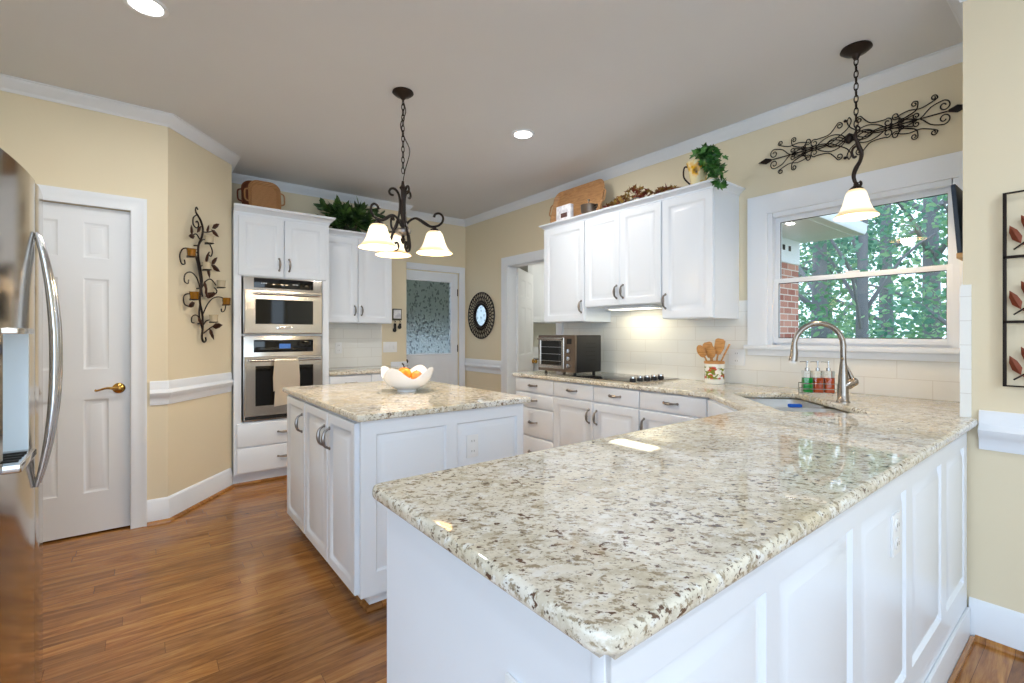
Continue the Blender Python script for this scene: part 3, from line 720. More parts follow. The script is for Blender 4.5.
def outlet(fr, u, v, n0, label, cat='outlet', w_=.07, h_=.115, switches=0, group=None):
    base_pt = fr @ Vector((u, v, n0))
    t = thing('light_switch' if switches else 'outlet', label, cat, base_pt, group)
    MB(fr).box(u-w_/2, u+w_/2, v-h_/2, v+h_/2, n0, n0+.006, .002).build('cover_plate', 'white_plastic', t)
    if switches:
        for k in range(switches):
            du = (k-(switches-1)/2)*.046
            MB(fr).box(u+du-.009, u+du+.009, v-.022, v+.022, n0+.006, n0+.0095, .001).build('toggle', 'white_plastic', t)
    else:
        for dv in (-.026, .026):
            mb = MB(fr); mb.lathe([(0, n0+.006), (.017, n0+.006), (.017, n0+.009), (0, n0+.009)], (u, v+dv, 0), 20); s_ = mb.build('socket', 'white_plastic', t)
            MB(fr).box(u-.008, u-.006, v+dv-.004, v+dv+.006, n0+.009, n0+.0095).box(u+.006, u+.008, v+dv-.004, v+dv+.006, n0+.009, n0+.0095).build('slot', 'dark_gap', s_)
    return t
outlet(fp, 1.675, .70, .0118, 'white outlet on the long panelled side of the peninsula')
outlet(XF(PX0, 0), -.555, .677, .0002, 'white outlet low on the end of the peninsula')

# L shaped counter with sink cut-out, made from a filled 2D curve
D1 = Vector((.7071, .7071)); D2 = Vector((.7071, -.7071))
SC = Vector(((2.773+2.566)/2, (1.401+.692)/2))
def sinkpt(a, b_): p = SC+D1*a+D2*b_; return (p.x, p.y)
def rrect(hx, hy, r, n=5):
    out = []
    for cx, cy, a0 in ((hx-r, hy-r, 0), (-hx+r, hy-r, 90), (-hx+r, -hy+r, 180), (hx-r, -hy+r, 270)):
        for k in range(n+1):
            a = math.radians(a0+90*k/n); out.append((cx+r*math.cos(a), cy+r*math.sin(a)))
    return out
def slab_from_outline(name, outer, holes, z0, z1, bev):
    cu = bpy.data.curves.new('c', 'CURVE'); cu.dimensions = '2D'; cu.fill_mode = 'BOTH'
    cu.extrude = (z1-z0)/2-bev; cu.bevel_depth = bev; cu.bevel_resolution = 3; cu.offset = -bev
    for loop in [outer]+holes:
        s = cu.splines.new('POLY'); s.points.add(len(loop)-1)
        for p, q in zip(s.points, loop): p.co = (q[0], q[1], 0, 1)
        s.use_cyclic_u = True
    o = bpy.data.objects.new('c', cu); COL.objects.link(o)
    dgp = bpy.context.evaluated_depsgraph_get(); me = bpy.data.meshes.new_from_object(o.evaluated_get(dgp))
    bpy.data.objects.remove(o); bpy.data.curves.remove(cu)
    me.transform(Matrix.Translation((0, 0, (z0+z1)/2))); mb = MB(); mb.bm.from_mesh(me); bpy.data.meshes.remove(me)
    return mb.build(name, 'granite')
def arc(cx, cy, r, a0, a1, n=5): return [(cx+r*math.cos(math.radians(a0+(a1-a0)*k/n)), cy+r*math.sin(math.radians(a0+(a1-a0)*k/n))) for k in range(n+1)]
outer = [(2.655, 3.395), (2.655, 1.50), (2.240, 1.078)] + arc(.418+.025, 1.078-.025, .025, 90, 180) + arc(.418+.04, .358+.04, .04, 180, 270) + [(XR-.037, .358), (XR-.009, .358), (XR-.009, YS+.009), (XW-.009, YS+.009), (XW-.009, 3.395)]
hole = [sinkpt(a, b_) for a, b_ in rrect(.355, .185, .045)[:6]+[(-.365, .19), (-.34, -.175), (-.33, -.185)]+rrect(.355, .185, .045)[18:]]
ct = slab_from_outline('countertop', outer, [hole[::-1]], .881, CT, .011)
tag(rebase(ct, (2.3, 1.0, .881)), 'large L-shaped cream and brown speckled granite countertop with the sink', 'countertop')

# sink (two bowls)
sk = thing('sink', 'stainless double-bowl sink set under the granite below the window', 'sink', (SC.x, SC.y, .68))
SF = Matrix.Translation((SC.x, SC.y, 0)) @ Matrix.Rotation(PI/4, 4, 'Z') @ Matrix.Diagonal((1, -1, 1, 1))
def bowl_mesh(cx, hx, hy):
    mb = MB(SF); b = bmesh.new(); loops = []
    for k, (e, z) in enumerate([(.012, .8805), (0, .8805), (0, .872), (-.004, .72), (-.02, .69), (-.05, .682)]):
        loops.append([b.verts.new((cx+x, y, z)) for x, y in rrect(hx+e, hy+e, .06+e*.9)])
    n_ = len(loops[0])
    for a, d in zip(loops, loops[1:]):
        for i in range(n_): b.faces.new((a[i], a[(i+1) % n_], d[(i+1) % n_], d[i]))
    b.faces.new(loops[-1]); return mb._in(b)
bowl_mesh(-.175, .160, .172).build('bowl', 'sink_steel', sk)
bowl_mesh(.175, .160, .172).build('bowl', 'sink_steel', sk)
for cx in (-.165, .165):
    mb = MB(SF); mb.lathe([(0, .683), (.03, .684), (.042, .6865), (.043, .6835)], (cx, 0, 0), 20); mb.build('drain', 'chrome', sk)
sp_ = MB(SF).box(-.012, .012, -.02, .045, .8825, .90, .006).build('sponge', 'sponge'); tag(rebase(sp_, (*sinkpt(0, .01), .8825)), 'blue sponge lying on the sink divider', 'sponge')

# faucet
FB = Vector((2.83, .868, CT)); dv = Vector((-.7071, .7071, 0)); rt = Vector((-.7071, -.7071, 0))
fc = thing('faucet', 'brushed nickel gooseneck pull-down faucet behind the sink', 'faucet', FB)
MB().lathe([(0, 0), (.031, 0), (.031, .006), (.026, .012), (.024, .05), (.022, .13), (.0165, .19), (.0135, .215), (0, .215)], FB, 24).build('body', 'nickel', fc)
pts = [FB+Vector((0, 0, .20)), FB+Vector((0, 0, .28))]
for k in range(0, 13):
    a = PI*k/12; pts.append(FB+dv*(.118*(1-math.cos(a)))+Vector((0, 0, .29+.115*math.sin(a))))
MB().tube(pts, .0135, 14).build('spout', 'nickel', fc)
e = FB+dv*.236; MB().tube([e+Vector((0, 0, .292)), e+Vector((0, 0, .25)), e+dv*.006+Vector((0, 0, .21))], [.0145, .018, .020], 16).build('spray_head', 'nickel', fc)
MB().tube([e+dv*.006+Vector((0, 0, .2095)), e+dv*.007+Vector((0, 0, .198))], .015, 16).build('nozzle', 'white_plastic', fc)
hd = Vector((.75, -.66, 0)).normalized()
MB().tube([FB+Vector((0, 0, .085)), FB+hd*.025+Vector((0, 0, .095)), FB+hd*.05+Vector((0, 0, .105))], [.024, .028, .022], 14).ball(FB+hd*.05+Vector((0, 0, .105)), .023).tube([FB+hd*.05+Vector((0, 0, .105)), FB+hd*.03+Vector((0, 0, .155)), FB+hd*.005+Vector((-.0, 0, .205)), FB-hd*.012+Vector((-.02, -.01, .235))], [.013, .008, .006, .005], 10, smooth=3).build('lever', 'nickel', fc)

# soap caddy: wire rack and three pump bottles
cd = thing('soap_caddy', 'small wire caddy behind the sink holding three soap bottles', 'caddy', (2.99, 1.02, CT))
c0 = Vector((2.975, 1.035, 0)); ca = Vector((.62, -.78, 0)).normalized(); cb_ = Vector((.78, .62, 0)).normalized()
def cp(a, b_, z): return c0+ca*a+cb_*b_+Vector((0, 0, z))
mb = MB()
for z in (CT+.018, CT+.045, CT+.075):
    mb.tube([cp(-.085, -.032, z), cp(.085, -.032, z), cp(.085, .032, z), cp(-.085, .032, z)], .002, 6, closed=True)
for a in (-.085, .085):
    for b_ in (-.032, .032): mb.tube([cp(a, b_, CT+.0005), cp(a, b_, CT+.077)], .0022, 6)
for a in (-.05, 0, .05): mb.tube([cp(a, -.032, CT+.018), cp(a, .032, CT+.018)], .002, 6)
mb.build('wire_rack', 'chrome', cd)
for k, (a, mm, lab) in enumerate([(-.053, 'green_soap', 'pump bottle of green soap in the wire caddy'), (0, 'orange_soap', 'middle pump bottle in the wire caddy, orange soap beside the green one'), (.053, 'orange_soap', 'pump bottle of orange soap at the faucet end of the caddy')]):
    b0 = cp(a, 0, CT+.0205); bt = thing('soap_bottle', lab, 'bottle', b0)
    R = frame(b0, ca, cb_, (0, 0, 1))
    MB(R).box(-.024, .024, -.024, .024, .002, .125, .004).build('bottle_glass', 'glassware', bt)
    MB(R).box(-.0215, .0215, -.0215, .0215, .004, .085, .003).build('soap', mm, bt)
    MB(R).lathe([(0, .125), (.011, .125), (.011, .14), (.004, .142), (.004, .168), (.007, .17), (.007, .178), (0, .178)], (0, 0, 0), 14).tube([(0, 0, .174), (-.034, 0, .174), (-.036, 0, .170)], .003, 6).build('pump', 'chrome', bt)

# utensil crock
CK = Vector((3.20, 1.765, CT))
ck = thing('utensil_crock', 'white utensil crock painted with red poppies on the counter by the cooktop', 'crock', CK)
MB().lathe([(0, .001), (.064, .001), (.066, .006), (.066, .140), (.061, .140), (.061, .012), (0, .010)], CK, 32).build('jar', 'poppy', ck)
MB().lathe([(.0661, .140), (.069, .143), (.069, .156), (.062, .159), (.060, .141)], CK, 32).build('rim', 'spoonwood', ck)
for k, (dx, dy, H_, kind, lab) in enumerate([(-.012, .115, .265, 'spoon', 'wooden spoon leaning furthest left in the crock'), (.0, .055, .285, 'spatula', 'broad wooden spatula second from left in the crock'), (-.02, .02, .27, 'spoon', 'wooden spoon in the middle of the crock'), (.0, -.045, .31, 'spatula', 'tallest wooden spatula in the crock'), (.02, -.10, .28, 'thin', 'thin wooden utensil leaning right in the crock')]):
    a = CK+Vector((-dx*.3, -dy*.20, .014)); b_ = CK+Vector((dx, dy, H_)); d = (b_-a).normalized(); mb = MB()
    mb.tube([a, a+d*.12, b_-d*.07], [.005, .006, .006], 8)
    side = d.cross(Vector((-1, 0, 0))).normalized(); nn = side.cross(d)
    Rm = frame(b_-d*.045, side, d, nn)
    if kind == 'spoon': mb.ball((0, 0, 0), .05, (.66, 1.0, .16), 14, m=Rm)
    elif kind == 'spatula': mb.prism([(-.016, -.06), (.016, -.06), (.036, -.01), (.036, .04), (.020, .052), (-.020, .052), (-.036, .04), (-.036, -.01)], -.004, .004, .002, m=Rm)
    else: mb.tube([b_-d*.07, b_], [.006, .007], 8)
    o = mb.build('wooden_utensil', 'spoonwood'); rebase(o, a); tag(o, lab, 'utensil')

# cooktop
cooktop = thing('cooktop', 'black glass electric cooktop with five knobs set in the counter', 'cooktop', (3.02, 2.47, CT))
MB().box(2.755, 3.265, 2.09, 2.745, CT+.0005, CT+.009, .003).build('glass_top', 'blackglass', cooktop)
MB().box(2.75, 3.27, 2.085, 2.75, CT+.0002, CT+.006, .002).build('steel_rim', 'steel', cooktop)
for x, y, r in ((2.88, 2.38, .10), (3.14, 2.38, .085), (2.88, 2.63, .085), (3.14, 2.63, .095)):
    MB().lathe([(r, CT+.0090), (r+.004, CT+.0094), (r+.008, CT+.0090)], (x, y, 0), 40).build('burner_ring', 'pewter', cooktop)
for k in range(5):
    x = 2.80+k*.085
    kn = MB().lathe([(0, .009), (.024, .009), (.024, .018), (.020, .03), (0, .03)], (x, 2.165, CT), 20).build('knob', 'black', cooktop)
    MB().lathe([(0, .0301), (.022, .0301), (.021, .040), (0, .042)], (x, 2.165, CT), 20).box(x-.0035, x+.0035, 2.147, 2.183, CT+.034, CT+.042, .001).build('knob_cap', 'chrome', kn)

# toaster oven
TO = (2.80, 3.215, 2.755, 3.225)
to = thing('toaster_oven', 'stainless toaster oven with black sides at the far end of the counter', 'toaster oven', (2.96, 2.985, CT))
x0, x1, y0, y1 = 2.81, 3.13, 2.755, 3.215; z0, z1 = CT+.028, 1.255
MB().box(x0+.02, x1, y0, y1, z0, z1, .008).build('housing', 'black', to)
ftt = XF(x0+.02, y1)
MB(ftt).box(0, y1-y0, z0, z1, 0, .02, .006).build('front_frame', 'brown_steel', to)
dr = MB(ftt).nested(.015, .335, z0+.025, z1-.02, [(0, .02), (0, .027), (.003, .03), (.026, .03), (.03, .026)], cap=False).build('door', 'steel', to)
MB(ftt).box(.045, .305, z0+.055, z1-.05, .021, .025).build('door_glass', 'blackglass', dr)
for q in range(3): MB(ftt).tube([(.05, z0+.09+q*.06, .0258), (.30, z0+.09+q*.06, .0258)], .0035, 6).build('rack_bar', 'chrome', dr)
MB(ftt).tube([(.03, z1-.034, .034), (.03, z1-.034, .052), (.32, z1-.034, .052), (.32, z1-.034, .034)], .007, 10).build('handle', 'steel', dr)
for q in range(3):
    MB(ftt).lathe([(0, .02), (.021, .02), (.019, .038), (.0, .039)], (.392, z0+.055+q*.062, 0), 18).box(.389, .395, z0+.04+q*.062, z0+.07+q*.062, .037, .043).build('knob', 'chrome', to)
MB(ftt).box(.365, .42, z1-.075, z1-.03, .0202, .0222).build('control_window', 'black', to)
for yy in (y0+.05, y1-.05):
    for xx in (x0+.05, x1-.04): MB().lathe([(0, 0), (.014, 0), (.012, .031), (0, .031)], (xx, yy, CT), 12).build('foot', 'black', to)
mb = MB()
for i in range(6):
    for j in range(5): mb.box(x0+.13+i*.02, x0+.142+i*.02, y0-.0015, y0-.0002, z0+.10+j*.035, z0+.108+j*.035)
mb.build('vent_slots', 'dark_gap', to)

outlet(XF(XW-.008, 0), -1.665, 1.10, .0002, 'white double outlet on the tile left of the window', w_=.115)
outlet(YF(YB1-.008), 1.625, 1.118, .0002, 'white outlet on the tile beneath the back wall cabinet')
outlet(YF(YB1), 2.20, 1.118, .0002, 'three-gang white light switch on the cream wall beside the glass door', 'switch', .165, .118, 3)

# ------------------------------------------------------------------ island
IX0, IX1, IY0, IY1 = .756, 1.675, 2.055, 3.36
isl = thing('kitchen_island', 'white kitchen island cabinet with three doors on its left side', 'island', (1.2, 2.7, 0))
MB().box(IX0, IX1, IY0, IY1, .1, .881).build('body', 'cab', isl)
MB().box(IX0+.065, IX1-.06, IY0+.06, IY1-.06, 0, .1).build('toe_kick', 'cab', isl)
MB().sweep([(IX0+.065, IY1-.06, 0), (IX0+.065, IY0+.06, 0), (IX1-.06, IY0+.06, 0), (IX1-.06, IY1-.06, 0)], [(-a+.016, h) for a, h in SHOE][::-1]).build('shoe_moulding', 'oak', isl)
fi = XF(IX0, 0)
door(fi, -2.452, -2.07, .11, .868, 0, isl, -2.415, .745, .045); door(fi, -2.872, -2.462, .11, .868, 0, isl, -2.50, .745, .045); door(fi, -3.30, -2.89, .11, .868, 0, isl, -2.93, .745, .045)
fi2 = YF(IY0)
mb = MB(fi2); pz0, pz1 = .20, .815; cuts2 = [(.825, 1.185), (1.245, 1.63)]
xs = [IX0]+[x for c in cuts2 for x in c]+[IX1]
for i in range(0, len(xs), 2): mb.box(xs[i], xs[i+1], .1, .881, .0002, .012)
for c in cuts2: mb.box(c[0], c[1], pz1, .881, .0002, .012).box(c[0], c[1], .1, pz0, .0002, .012)
mb.build('end_frame', 'cab', isl)
for c in cuts2: MB(fi2).nested(c[0], c[1], pz0, pz1, [(0, .012), (.004, .006), (.008, .0015), (.016, .0015), (.036, .011), (.04, .012)]).build('raised_panel', 'cab', isl)
tag(rebase(slab_from_outline('countertop', [(.728, 2.012), (1.705, 2.012), (1.705, 3.39), (.728, 3.39)], [], .882, CT, .010), (1.2, 2.7, .882)), 'rectangular granite countertop of the kitchen island', 'countertop')
outlet(fi2, 1.335, .690, .0122, 'white outlet on the island end panel')

# fruit bowl
BWL = Vector((1.287, 2.70, CT))
bw = thing('fruit_bowl', 'white porcelain bowl with four pointed corners on the island', 'bowl', BWL)
mb = MB(); b = bmesh.new(); n_ = 64; rings = []
levels = [(0, 0.006), (.05, .006), (.055, 0), (.06, .0), (.062, .012), (.09, .035), (.12, .07), (.143, .105)]
def bowl_r(a, t): 
    c4 = abs(math.cos(2*(a-math.radians(34))))**1.9
    return c4
outp = [(.05, .0), (.058, .0), (.058, .012), (.088, .022), (.118, .042), (.138, .070), (.149, .096), (.154, .118)]
for side in (0, 1):
    for r, z in (outp if side == 0 else outp[::-1]):
        ring = []
        for k in range(n_):
            a = 2*PI*k/n_; c4 = bowl_r(a, 0); t = max(0, (z-.02)/.098); rr = r*(1+.14*t*c4-.04*t); zz = z+(t**2)*(c4*.066-.034)
            if side: rr = max(.004, rr-.005); zz = zz+(.006 if z < .02 else 0)
            ring.append(b.verts.new((rr*math.cos(a), rr*math.sin(a), zz)))
        rings.append(ring)
for a, d in zip(rings, rings[1:]):
    for k in range(n_): b.faces.new((a[k], a[(k+1) % n_], d[(k+1) % n_], d[k]))
b.faces.new(rings[0][::-1]); b.faces.new(rings[-1])
mb._in(b, Matrix.Translation(BWL)); mb.build('bowl_body', 'porcelain', bw)
for (x, y, z, r, mm, lab, nm) in [(-.028, -.02, .106, .044, 'orange_skin', 'yellow-orange fruit with a dark stem on top of the bowl', 'orange'), (.042, -.045, .090, .037, 'peach', 'peach with red blush at the right of the fruit bowl', 'peach'), (.0, .055, .070, .038, 'orange_skin', 'orange at the back of the fruit bowl', 'orange')]:
    c = BWL+Vector((x, y, z)); t = thing(nm, lab, 'fruit', c)
    MB().ball(c, r, (1, 1, .93), 20).build('flesh', mm, t)
    if x < 0:
        MB().tube([c+Vector((0, 0, r*.88)), c+Vector((-.004, 0, r+.012)), c+Vector((-.012, .004, r+.022))], [.004, .0035, .005], 6).ball(c+Vector((.012, 0, r+.004)), .016, (1, .5, .18), 8).build('stem', 'iron', t)
    else: MB().lathe([(0, r*.92), (.004, r*.92), (.003, r*.97), (0, r*.97)], c, 8).build('stem', 'iron', t)

# ------------------------------------------------------------------ refrigerator
FX = lambda y: -.276-.21*(y-2.2)**2
fg = thing('refrigerator', 'stainless side-by-side refrigerator with ice dispenser at the left edge', 'refrigerator', (-.65, 2.2, 0))
MB().box(-1.09, -.40, 1.745, 2.655, .02, 1.76, .01).build('cabinet_body', 'black', fg)
def fdoor(y0, y1, z0=.06, z1=1.765, holes=None):
    mb = MB(); n_ = 10; b = bmesh.new(); pf = [(FX(y0)-.012, y0)]+[(FX(y0+(y1-y0)*k/n_)-(0.004 if k in (0, n_) else 0), y0+(.004 if k == 0 else -.004 if k == n_ else 0)+(y1-y0)*k/n_) for k in range(n_+1)]+[(FX(y1)-.012, y1), (-.398, y1), (-.398, y0)]
    mb.prism(pf, z0, z1); return mb
DY0, DY1, DZ0, DZ1 = 1.87, 2.10, .90, 1.275
mb = MB()
for (a, b_, z0_, z1_) in [(1.75, DY0, .06, 1.765), (DY0, DY1, .06, DZ0), (DY0, DY1, DZ1, 1.765), (DY1, 2.196, .06, 1.765)]:
    n_ = 6; pf = [(FX(a+(b_-a)*k/n_), a+(b_-a)*k/n_) for k in range(n_+1)]
    if a == 1.75: pf = [(FX(a)-.015, a), (FX(a)-.004, a+.004)]+pf[1:]
    if b_ == 2.196: pf = pf[:-1]+[(FX(b_)-.003, b_-.002), (FX(b_)-.012, b_)]
    mb.prism(pf+[(-.385, b_), (-.385, a)], z0_, z1_)
fd = mb.build('freezer_door', 'fridge_steel', fg)
mb = MB(); mb.box(-.392, -.386, DY0+.001, DY1-.001, DZ0, DZ1).box(-.386, FX(DY0)-.002, DY0+.0005, DY0+.006, DZ0, DZ1).box(-.386, FX(DY1)-.002, DY1-.006, DY1-.0005, DZ0, DZ1).box(-.386, FX(DY0), DY0+.006, DY1-.006, DZ1-.006, DZ1-.0005)
mb.build('dispenser_recess', 'dispenser_glow', fd)
MB().box(-.375, -.262, DY0-.004, DY1+.006, DZ0-.02, DZ0+.004, .006).build('dispenser_tray', 'chrome', fd)
MB().box(-.384, -.268, DY0-.008, DY1+.006, DZ1-.012, DZ1+.006, .004).build('dispenser_hood', 'steel', fd)
for k in range(4): MB().box(-.36, -.275, DY0+.04+k*.04, DY0+.052+k*.04, DZ0+.0045, DZ0+.008).build('tray_slot', 'dark_gap', fd)
MB().box(-.37, -.335, 1.965, 2.005, 1.17, 1.262, .004).build('dispenser_paddle', 'tanwood', fd)
fr_ = fdoor(2.204, 2.65); frd = fr_.build('fridge_door', 'fridge_steel', fg)
for yy, par in ((2.172, fd), (2.232, frd)):
    pts = []; rr = []
    for k in range(13):
        t = -1+2*k/12; z = 1.18+t*.415; o = .044*(1-abs(t)**2.2); pts.append((FX(yy)+.004+o, yy+(.0 if yy > 2.2 else 0), z)); rr.append(.006+.008*(1-t*t))
    MB().tube(pts, rr, 12, smooth=2).build('handle', 'chrome', par)
MB().box(-.62, -.385, 1.76, 2.64, .0, .058).build('kick_grille', 'black', fg)

# ------------------------------------------------------------------ lamps
WR = Vector((math.cos(math.radians(YAW)), -math.sin(math.radians(YAW)), 0)); WF = Vector((math.sin(math.radians(YAW)), math.cos(math.radians(YAW)), 0))
def chain(mb, top, bot, link=.042, r=.0028):
    n_ = max(2, round((top.z-bot.z)/(link*.78))); 
    for k in range(n_):
        z = top.z-(k+.5)*(top.z-bot.z)/n_; x = top.x; y = top.y; h = (top.z-bot.z)/n_*.64; ww = .009
        ax = Vector((1, 0, 0)) if k % 2 else Vector((0, 1, 0)); pts = []
        for q in range(12):
            a = 2*PI*q/12; pts.append(Vector((x, y, z))+ax*(ww*math.cos(a))+Vector((0, 0, h*math.sin(a))))
        mb.tube(pts, r, 6, closed=True)
BELL = [(.022, .158), (.036, .155), (.046, .14), (.054, .11), (.062, .075), (.074, .042), (.092, .016), (.105, .002), (.103, 0.0), (.088, .018), (.070, .046), (.058, .078), (.050, .11), (.042, .135), (.03, .15), (.022, .152)]
CH = Vector((1.254, 2.686, 0))
chn = thing('chandelier', 'dark scrolled three-light chandelier hanging on a chain above the island', 'chandelier', (CH.x, CH.y, 1.75))
MB().lathe([(0, CEIL-.0005), (.062, CEIL-.0005), (.064, CEIL-.008), (.045, CEIL-.024), (.02, CEIL-.034), (.008, CEIL-.05), (0, CEIL-.05)], CH, 28).build('canopy', 'bronze', chn)
mb = MB(); chain(mb, CH+Vector((0, 0, 2.695)), CH+Vector((0, 0, 2.245))); mb.build('chain', 'iron', chn)
MB().tube([CH+Vector((.0, 0, 2.69)), CH+Vector((.018, 0, 2.62)), CH+Vector((-.012, .01, 2.54)), CH+Vector((.012, 0, 2.46)), CH+Vector((.035, -.02, 2.38)), CH+Vector((.015, 0, 2.27)), CH+Vector((0, 0, 2.19))], .003, 6, smooth=4).build('cord', 'iron', chn)
mb = MB(); mb.lathe([(0, 2.20), (.008, 2.195), (.012, 2.17), (.022, 2.155), (.013, 2.14), (.011, 2.06), (.016, 2.00), (.010, 1.95), (.012, 1.90), (.010, 1.85), (.016, 1.84), (.008, 1.82), (0, 1.81)], CH, 20)
mb.build('column', 'bronze', chn)
MB().lathe([(0, 1.902), (.040, 1.902), (.050, 1.893), (.046, 1.878), (.030, 1.866), (0, 1.862)], CH, 24).build('band', 'pewter', chn)
for k in range(3):
    a = math.radians(8+120*k+60); dr_ = WR*math.cos(a)+WF*math.sin(a)
    P_ = lambda r, z: CH+dr_*r+Vector((0, 0, z))
    MB().tube([P_(.055, 2.108), P_(.072, 2.112), P_(.082, 2.128), P_(.072, 2.147), P_(.05, 2.147), P_(.028, 2.12), P_(.018, 2.07), P_(.022, 2.00), P_(.038, 1.94), P_(.060, 1.88), P_(.074, 1.82), P_(.066, 1.785), P_(.042, 1.775), P_(.026, 1.795), P_(.034, 1.82), P_(.05, 1.815)], [.006, .007, .007, .007, .008, .007, .007, .007, .007, .008, .008, .007, .007, .006, .006, .007], 8, smooth=4).build('scroll', 'iron', chn)
for la, de in ((.186, .037), (-.086, .113), (-.108, -.152)):
    dr_ = (WR*la+WF*de); RR = dr_.length; dr_.normalize(); q_ = RR/.185
    P_ = lambda r, z: CH+dr_*(r*q_)+Vector((0, 0, z+.018))
    MB().tube([P_(.012, 1.90), P_(.035, 1.935), P_(.07, 1.955), P_(.10, 1.945), P_(.13, 1.925), P_(.165, 1.908), P_(.205, 1.915), P_(.232, 1.94), P_(.235, 1.972), P_(.215, 1.992), P_(.19, 1.986), P_(.182, 1.968)], [.007, .007, .007, .010, .011, .008, .007, .007, .007, .007, .007, .009], 8, smooth=4).build('arm', 'iron', chn)
    c = CH+dr_*RR
    MB().lathe([(0, 1.932), (.010, 1.932), (.010, 1.918), (.024, 1.912), (.028, 1.897), (0, 1.897)], c, 20).build('shade_holder', 'iron', chn)
    MB().lathe([(r*1.06, z*.86) for r, z in BELL], (c.x, c.y, 1.763), 32).build('lamp_shade', 'shade', chn)
    point_light('chandelier_bulb', (c.x, c.y, 1.78), 7, (1, .80, .55), .04)
PD = Vector((2.904, .834, 0))
pd = thing('pendant_lamp', 'single bell-shaded pendant lamp hanging on a chain in front of the window', 'pendant', (PD.x, PD.y, 1.86))
MB().lathe([(0, CEIL-.0005), (.066, CEIL-.0005), (.07, CEIL-.010), (.05, CEIL-.026), (.022, CEIL-.036), (.010, CEIL-.06), (0, CEIL-.06)], PD, 28).build('canopy', 'bronze', pd)
mb = MB(); chain(mb, PD+Vector((0, 0, 2.685)), PD+Vector((0, 0, 2.30))); mb.build('chain', 'iron', pd)
Q_ = lambda r, z: PD+WR*r+Vector((0, 0, z))
mb = MB(); mb.tube([Q_(0, 2.305), Q_(-.004, 2.28), Q_(.004, 2.26), Q_(.012, 2.235), Q_(.028, 2.20), Q_(.022, 2.16), Q_(0, 2.12), Q_(-.012, 2.085), Q_(-.008, 2.055), Q_(.008, 2.032), Q_(.022, 2.03), Q_(.026, 2.045), Q_(.018, 2.05)], [.008, .009, .008, .011, .010, .009, .011, .010, .009, .008, .007, .006, .007], 10, smooth=4)
mb.tube([Q_(.012, 2.24), Q_(-.012, 2.225), Q_(-.022, 2.20), Q_(-.012, 2.175), Q_(.0, 2.18)], .006, 8, smooth=4); mb.tube([Q_(.0, 2.30), Q_(.016, 2.31), Q_(.018, 2.33), Q_(.0, 2.34)], .004, 6, smooth=4)
mb.build('stem', 'bronze', pd)
MB().lathe([(0, 2.05), (.010, 2.045), (.012, 2.03), (.032, 2.012), (.034, 2.004), (0, 2.004)], PD, 20).build('shade_holder', 'bronze', pd)
MB().lathe([(r*.94, z*.9) for r, z in BELL], (PD.x, PD.y, 1.868), 32).build('lamp_shade', 'shade', pd)
point_light('pendant_bulb', (PD.x, PD.y, 1.875), 5, (1, .80, .55), .04)
for x, y, lab in ((1.9, -1.0, 'added unseen ceiling fill light over the dining side of the peninsula'), (-.4, -1.0, 'added unseen ceiling fill light behind the refrigerator end of the room'), (.014, 2.686, 'recessed ceiling light nearest the pantry door'), (2.215, 2.705, 'recessed ceiling light between the chandelier and the window wall')):  # first two are unseen lights added to brighten the dining side
    t = thing('recessed_light', lab, 'ceiling light', (x, y, CEIL))
    MB().lathe([(.062, CEIL-.0005), (.085, CEIL-.0005), (.083, CEIL-.006), (.066, CEIL-.008), (.062, CEIL-.004)], (x, y, 0), 32).build('trim_ring', 'trim', t)
    MB().lathe([(0, CEIL-.003), (.064, CEIL-.003)], (x, y, 0), 32).build('lens', 'downlight', t)
    area_light('downlight', (x, y, CEIL-.012), (0, 0, 0), .11, 14 if y > 0 else 12, (1, .96, .9) if y > 0 else (.84, .92, 1)).data.shape = 'DISK'

# ------------------------------------------------------------------ wall decor
def spiral(cx, cy, r0, turns, a0, sgn=1, n=16, grow=.2):
    return [(cx+(r0*(grow+(1-grow)*(1-k/n)))*math.cos(a0+sgn*turns*2*PI*k/n), cy+(r0*(grow+(1-grow)*(1-k/n)))*math.sin(a0+sgn*turns*2*PI*k/n)) for k in range(n+1)]
def leaf(mb, p, d, side, L, W_, fold=.2):
    d = Vector(d).normalized(); s = Vector(side); s = (s-d*s.dot(d)).normalized(); n_ = d.cross(s); p = Vector(p); b = mb.bm
    c = [p, p+d*L*.35+n_*W_*fold, p+d*L*.75+n_*W_*fold*.7, p+d*L]
    v = [b.verts.new(mb.M @ q) for q in c]; a1 = b.verts.new(mb.M @ (p+d*L*.32+s*W_/2)); a2 = b.verts.new(mb.M @ (p+d*L*.68+s*W_*.4)); b1 = b.verts.new(mb.M @ (p+d*L*.32-s*W_/2)); b2 = b.verts.new(mb.M @ (p+d*L*.68-s*W_*.4))
    for q in ((v[0], v[1], a1), (v[1], v[2], a2, a1), (v[2], v[3], a2), (v[0], b1, v[1]), (v[1], b1, b2, v[2]), (v[2], b2, v[3])): b.faces.new(q)
def finish_leaf(mb, t=.0012):
    bmesh.ops.solidify(mb.bm, geom=mb.bm.faces[:], thickness=t); return mb

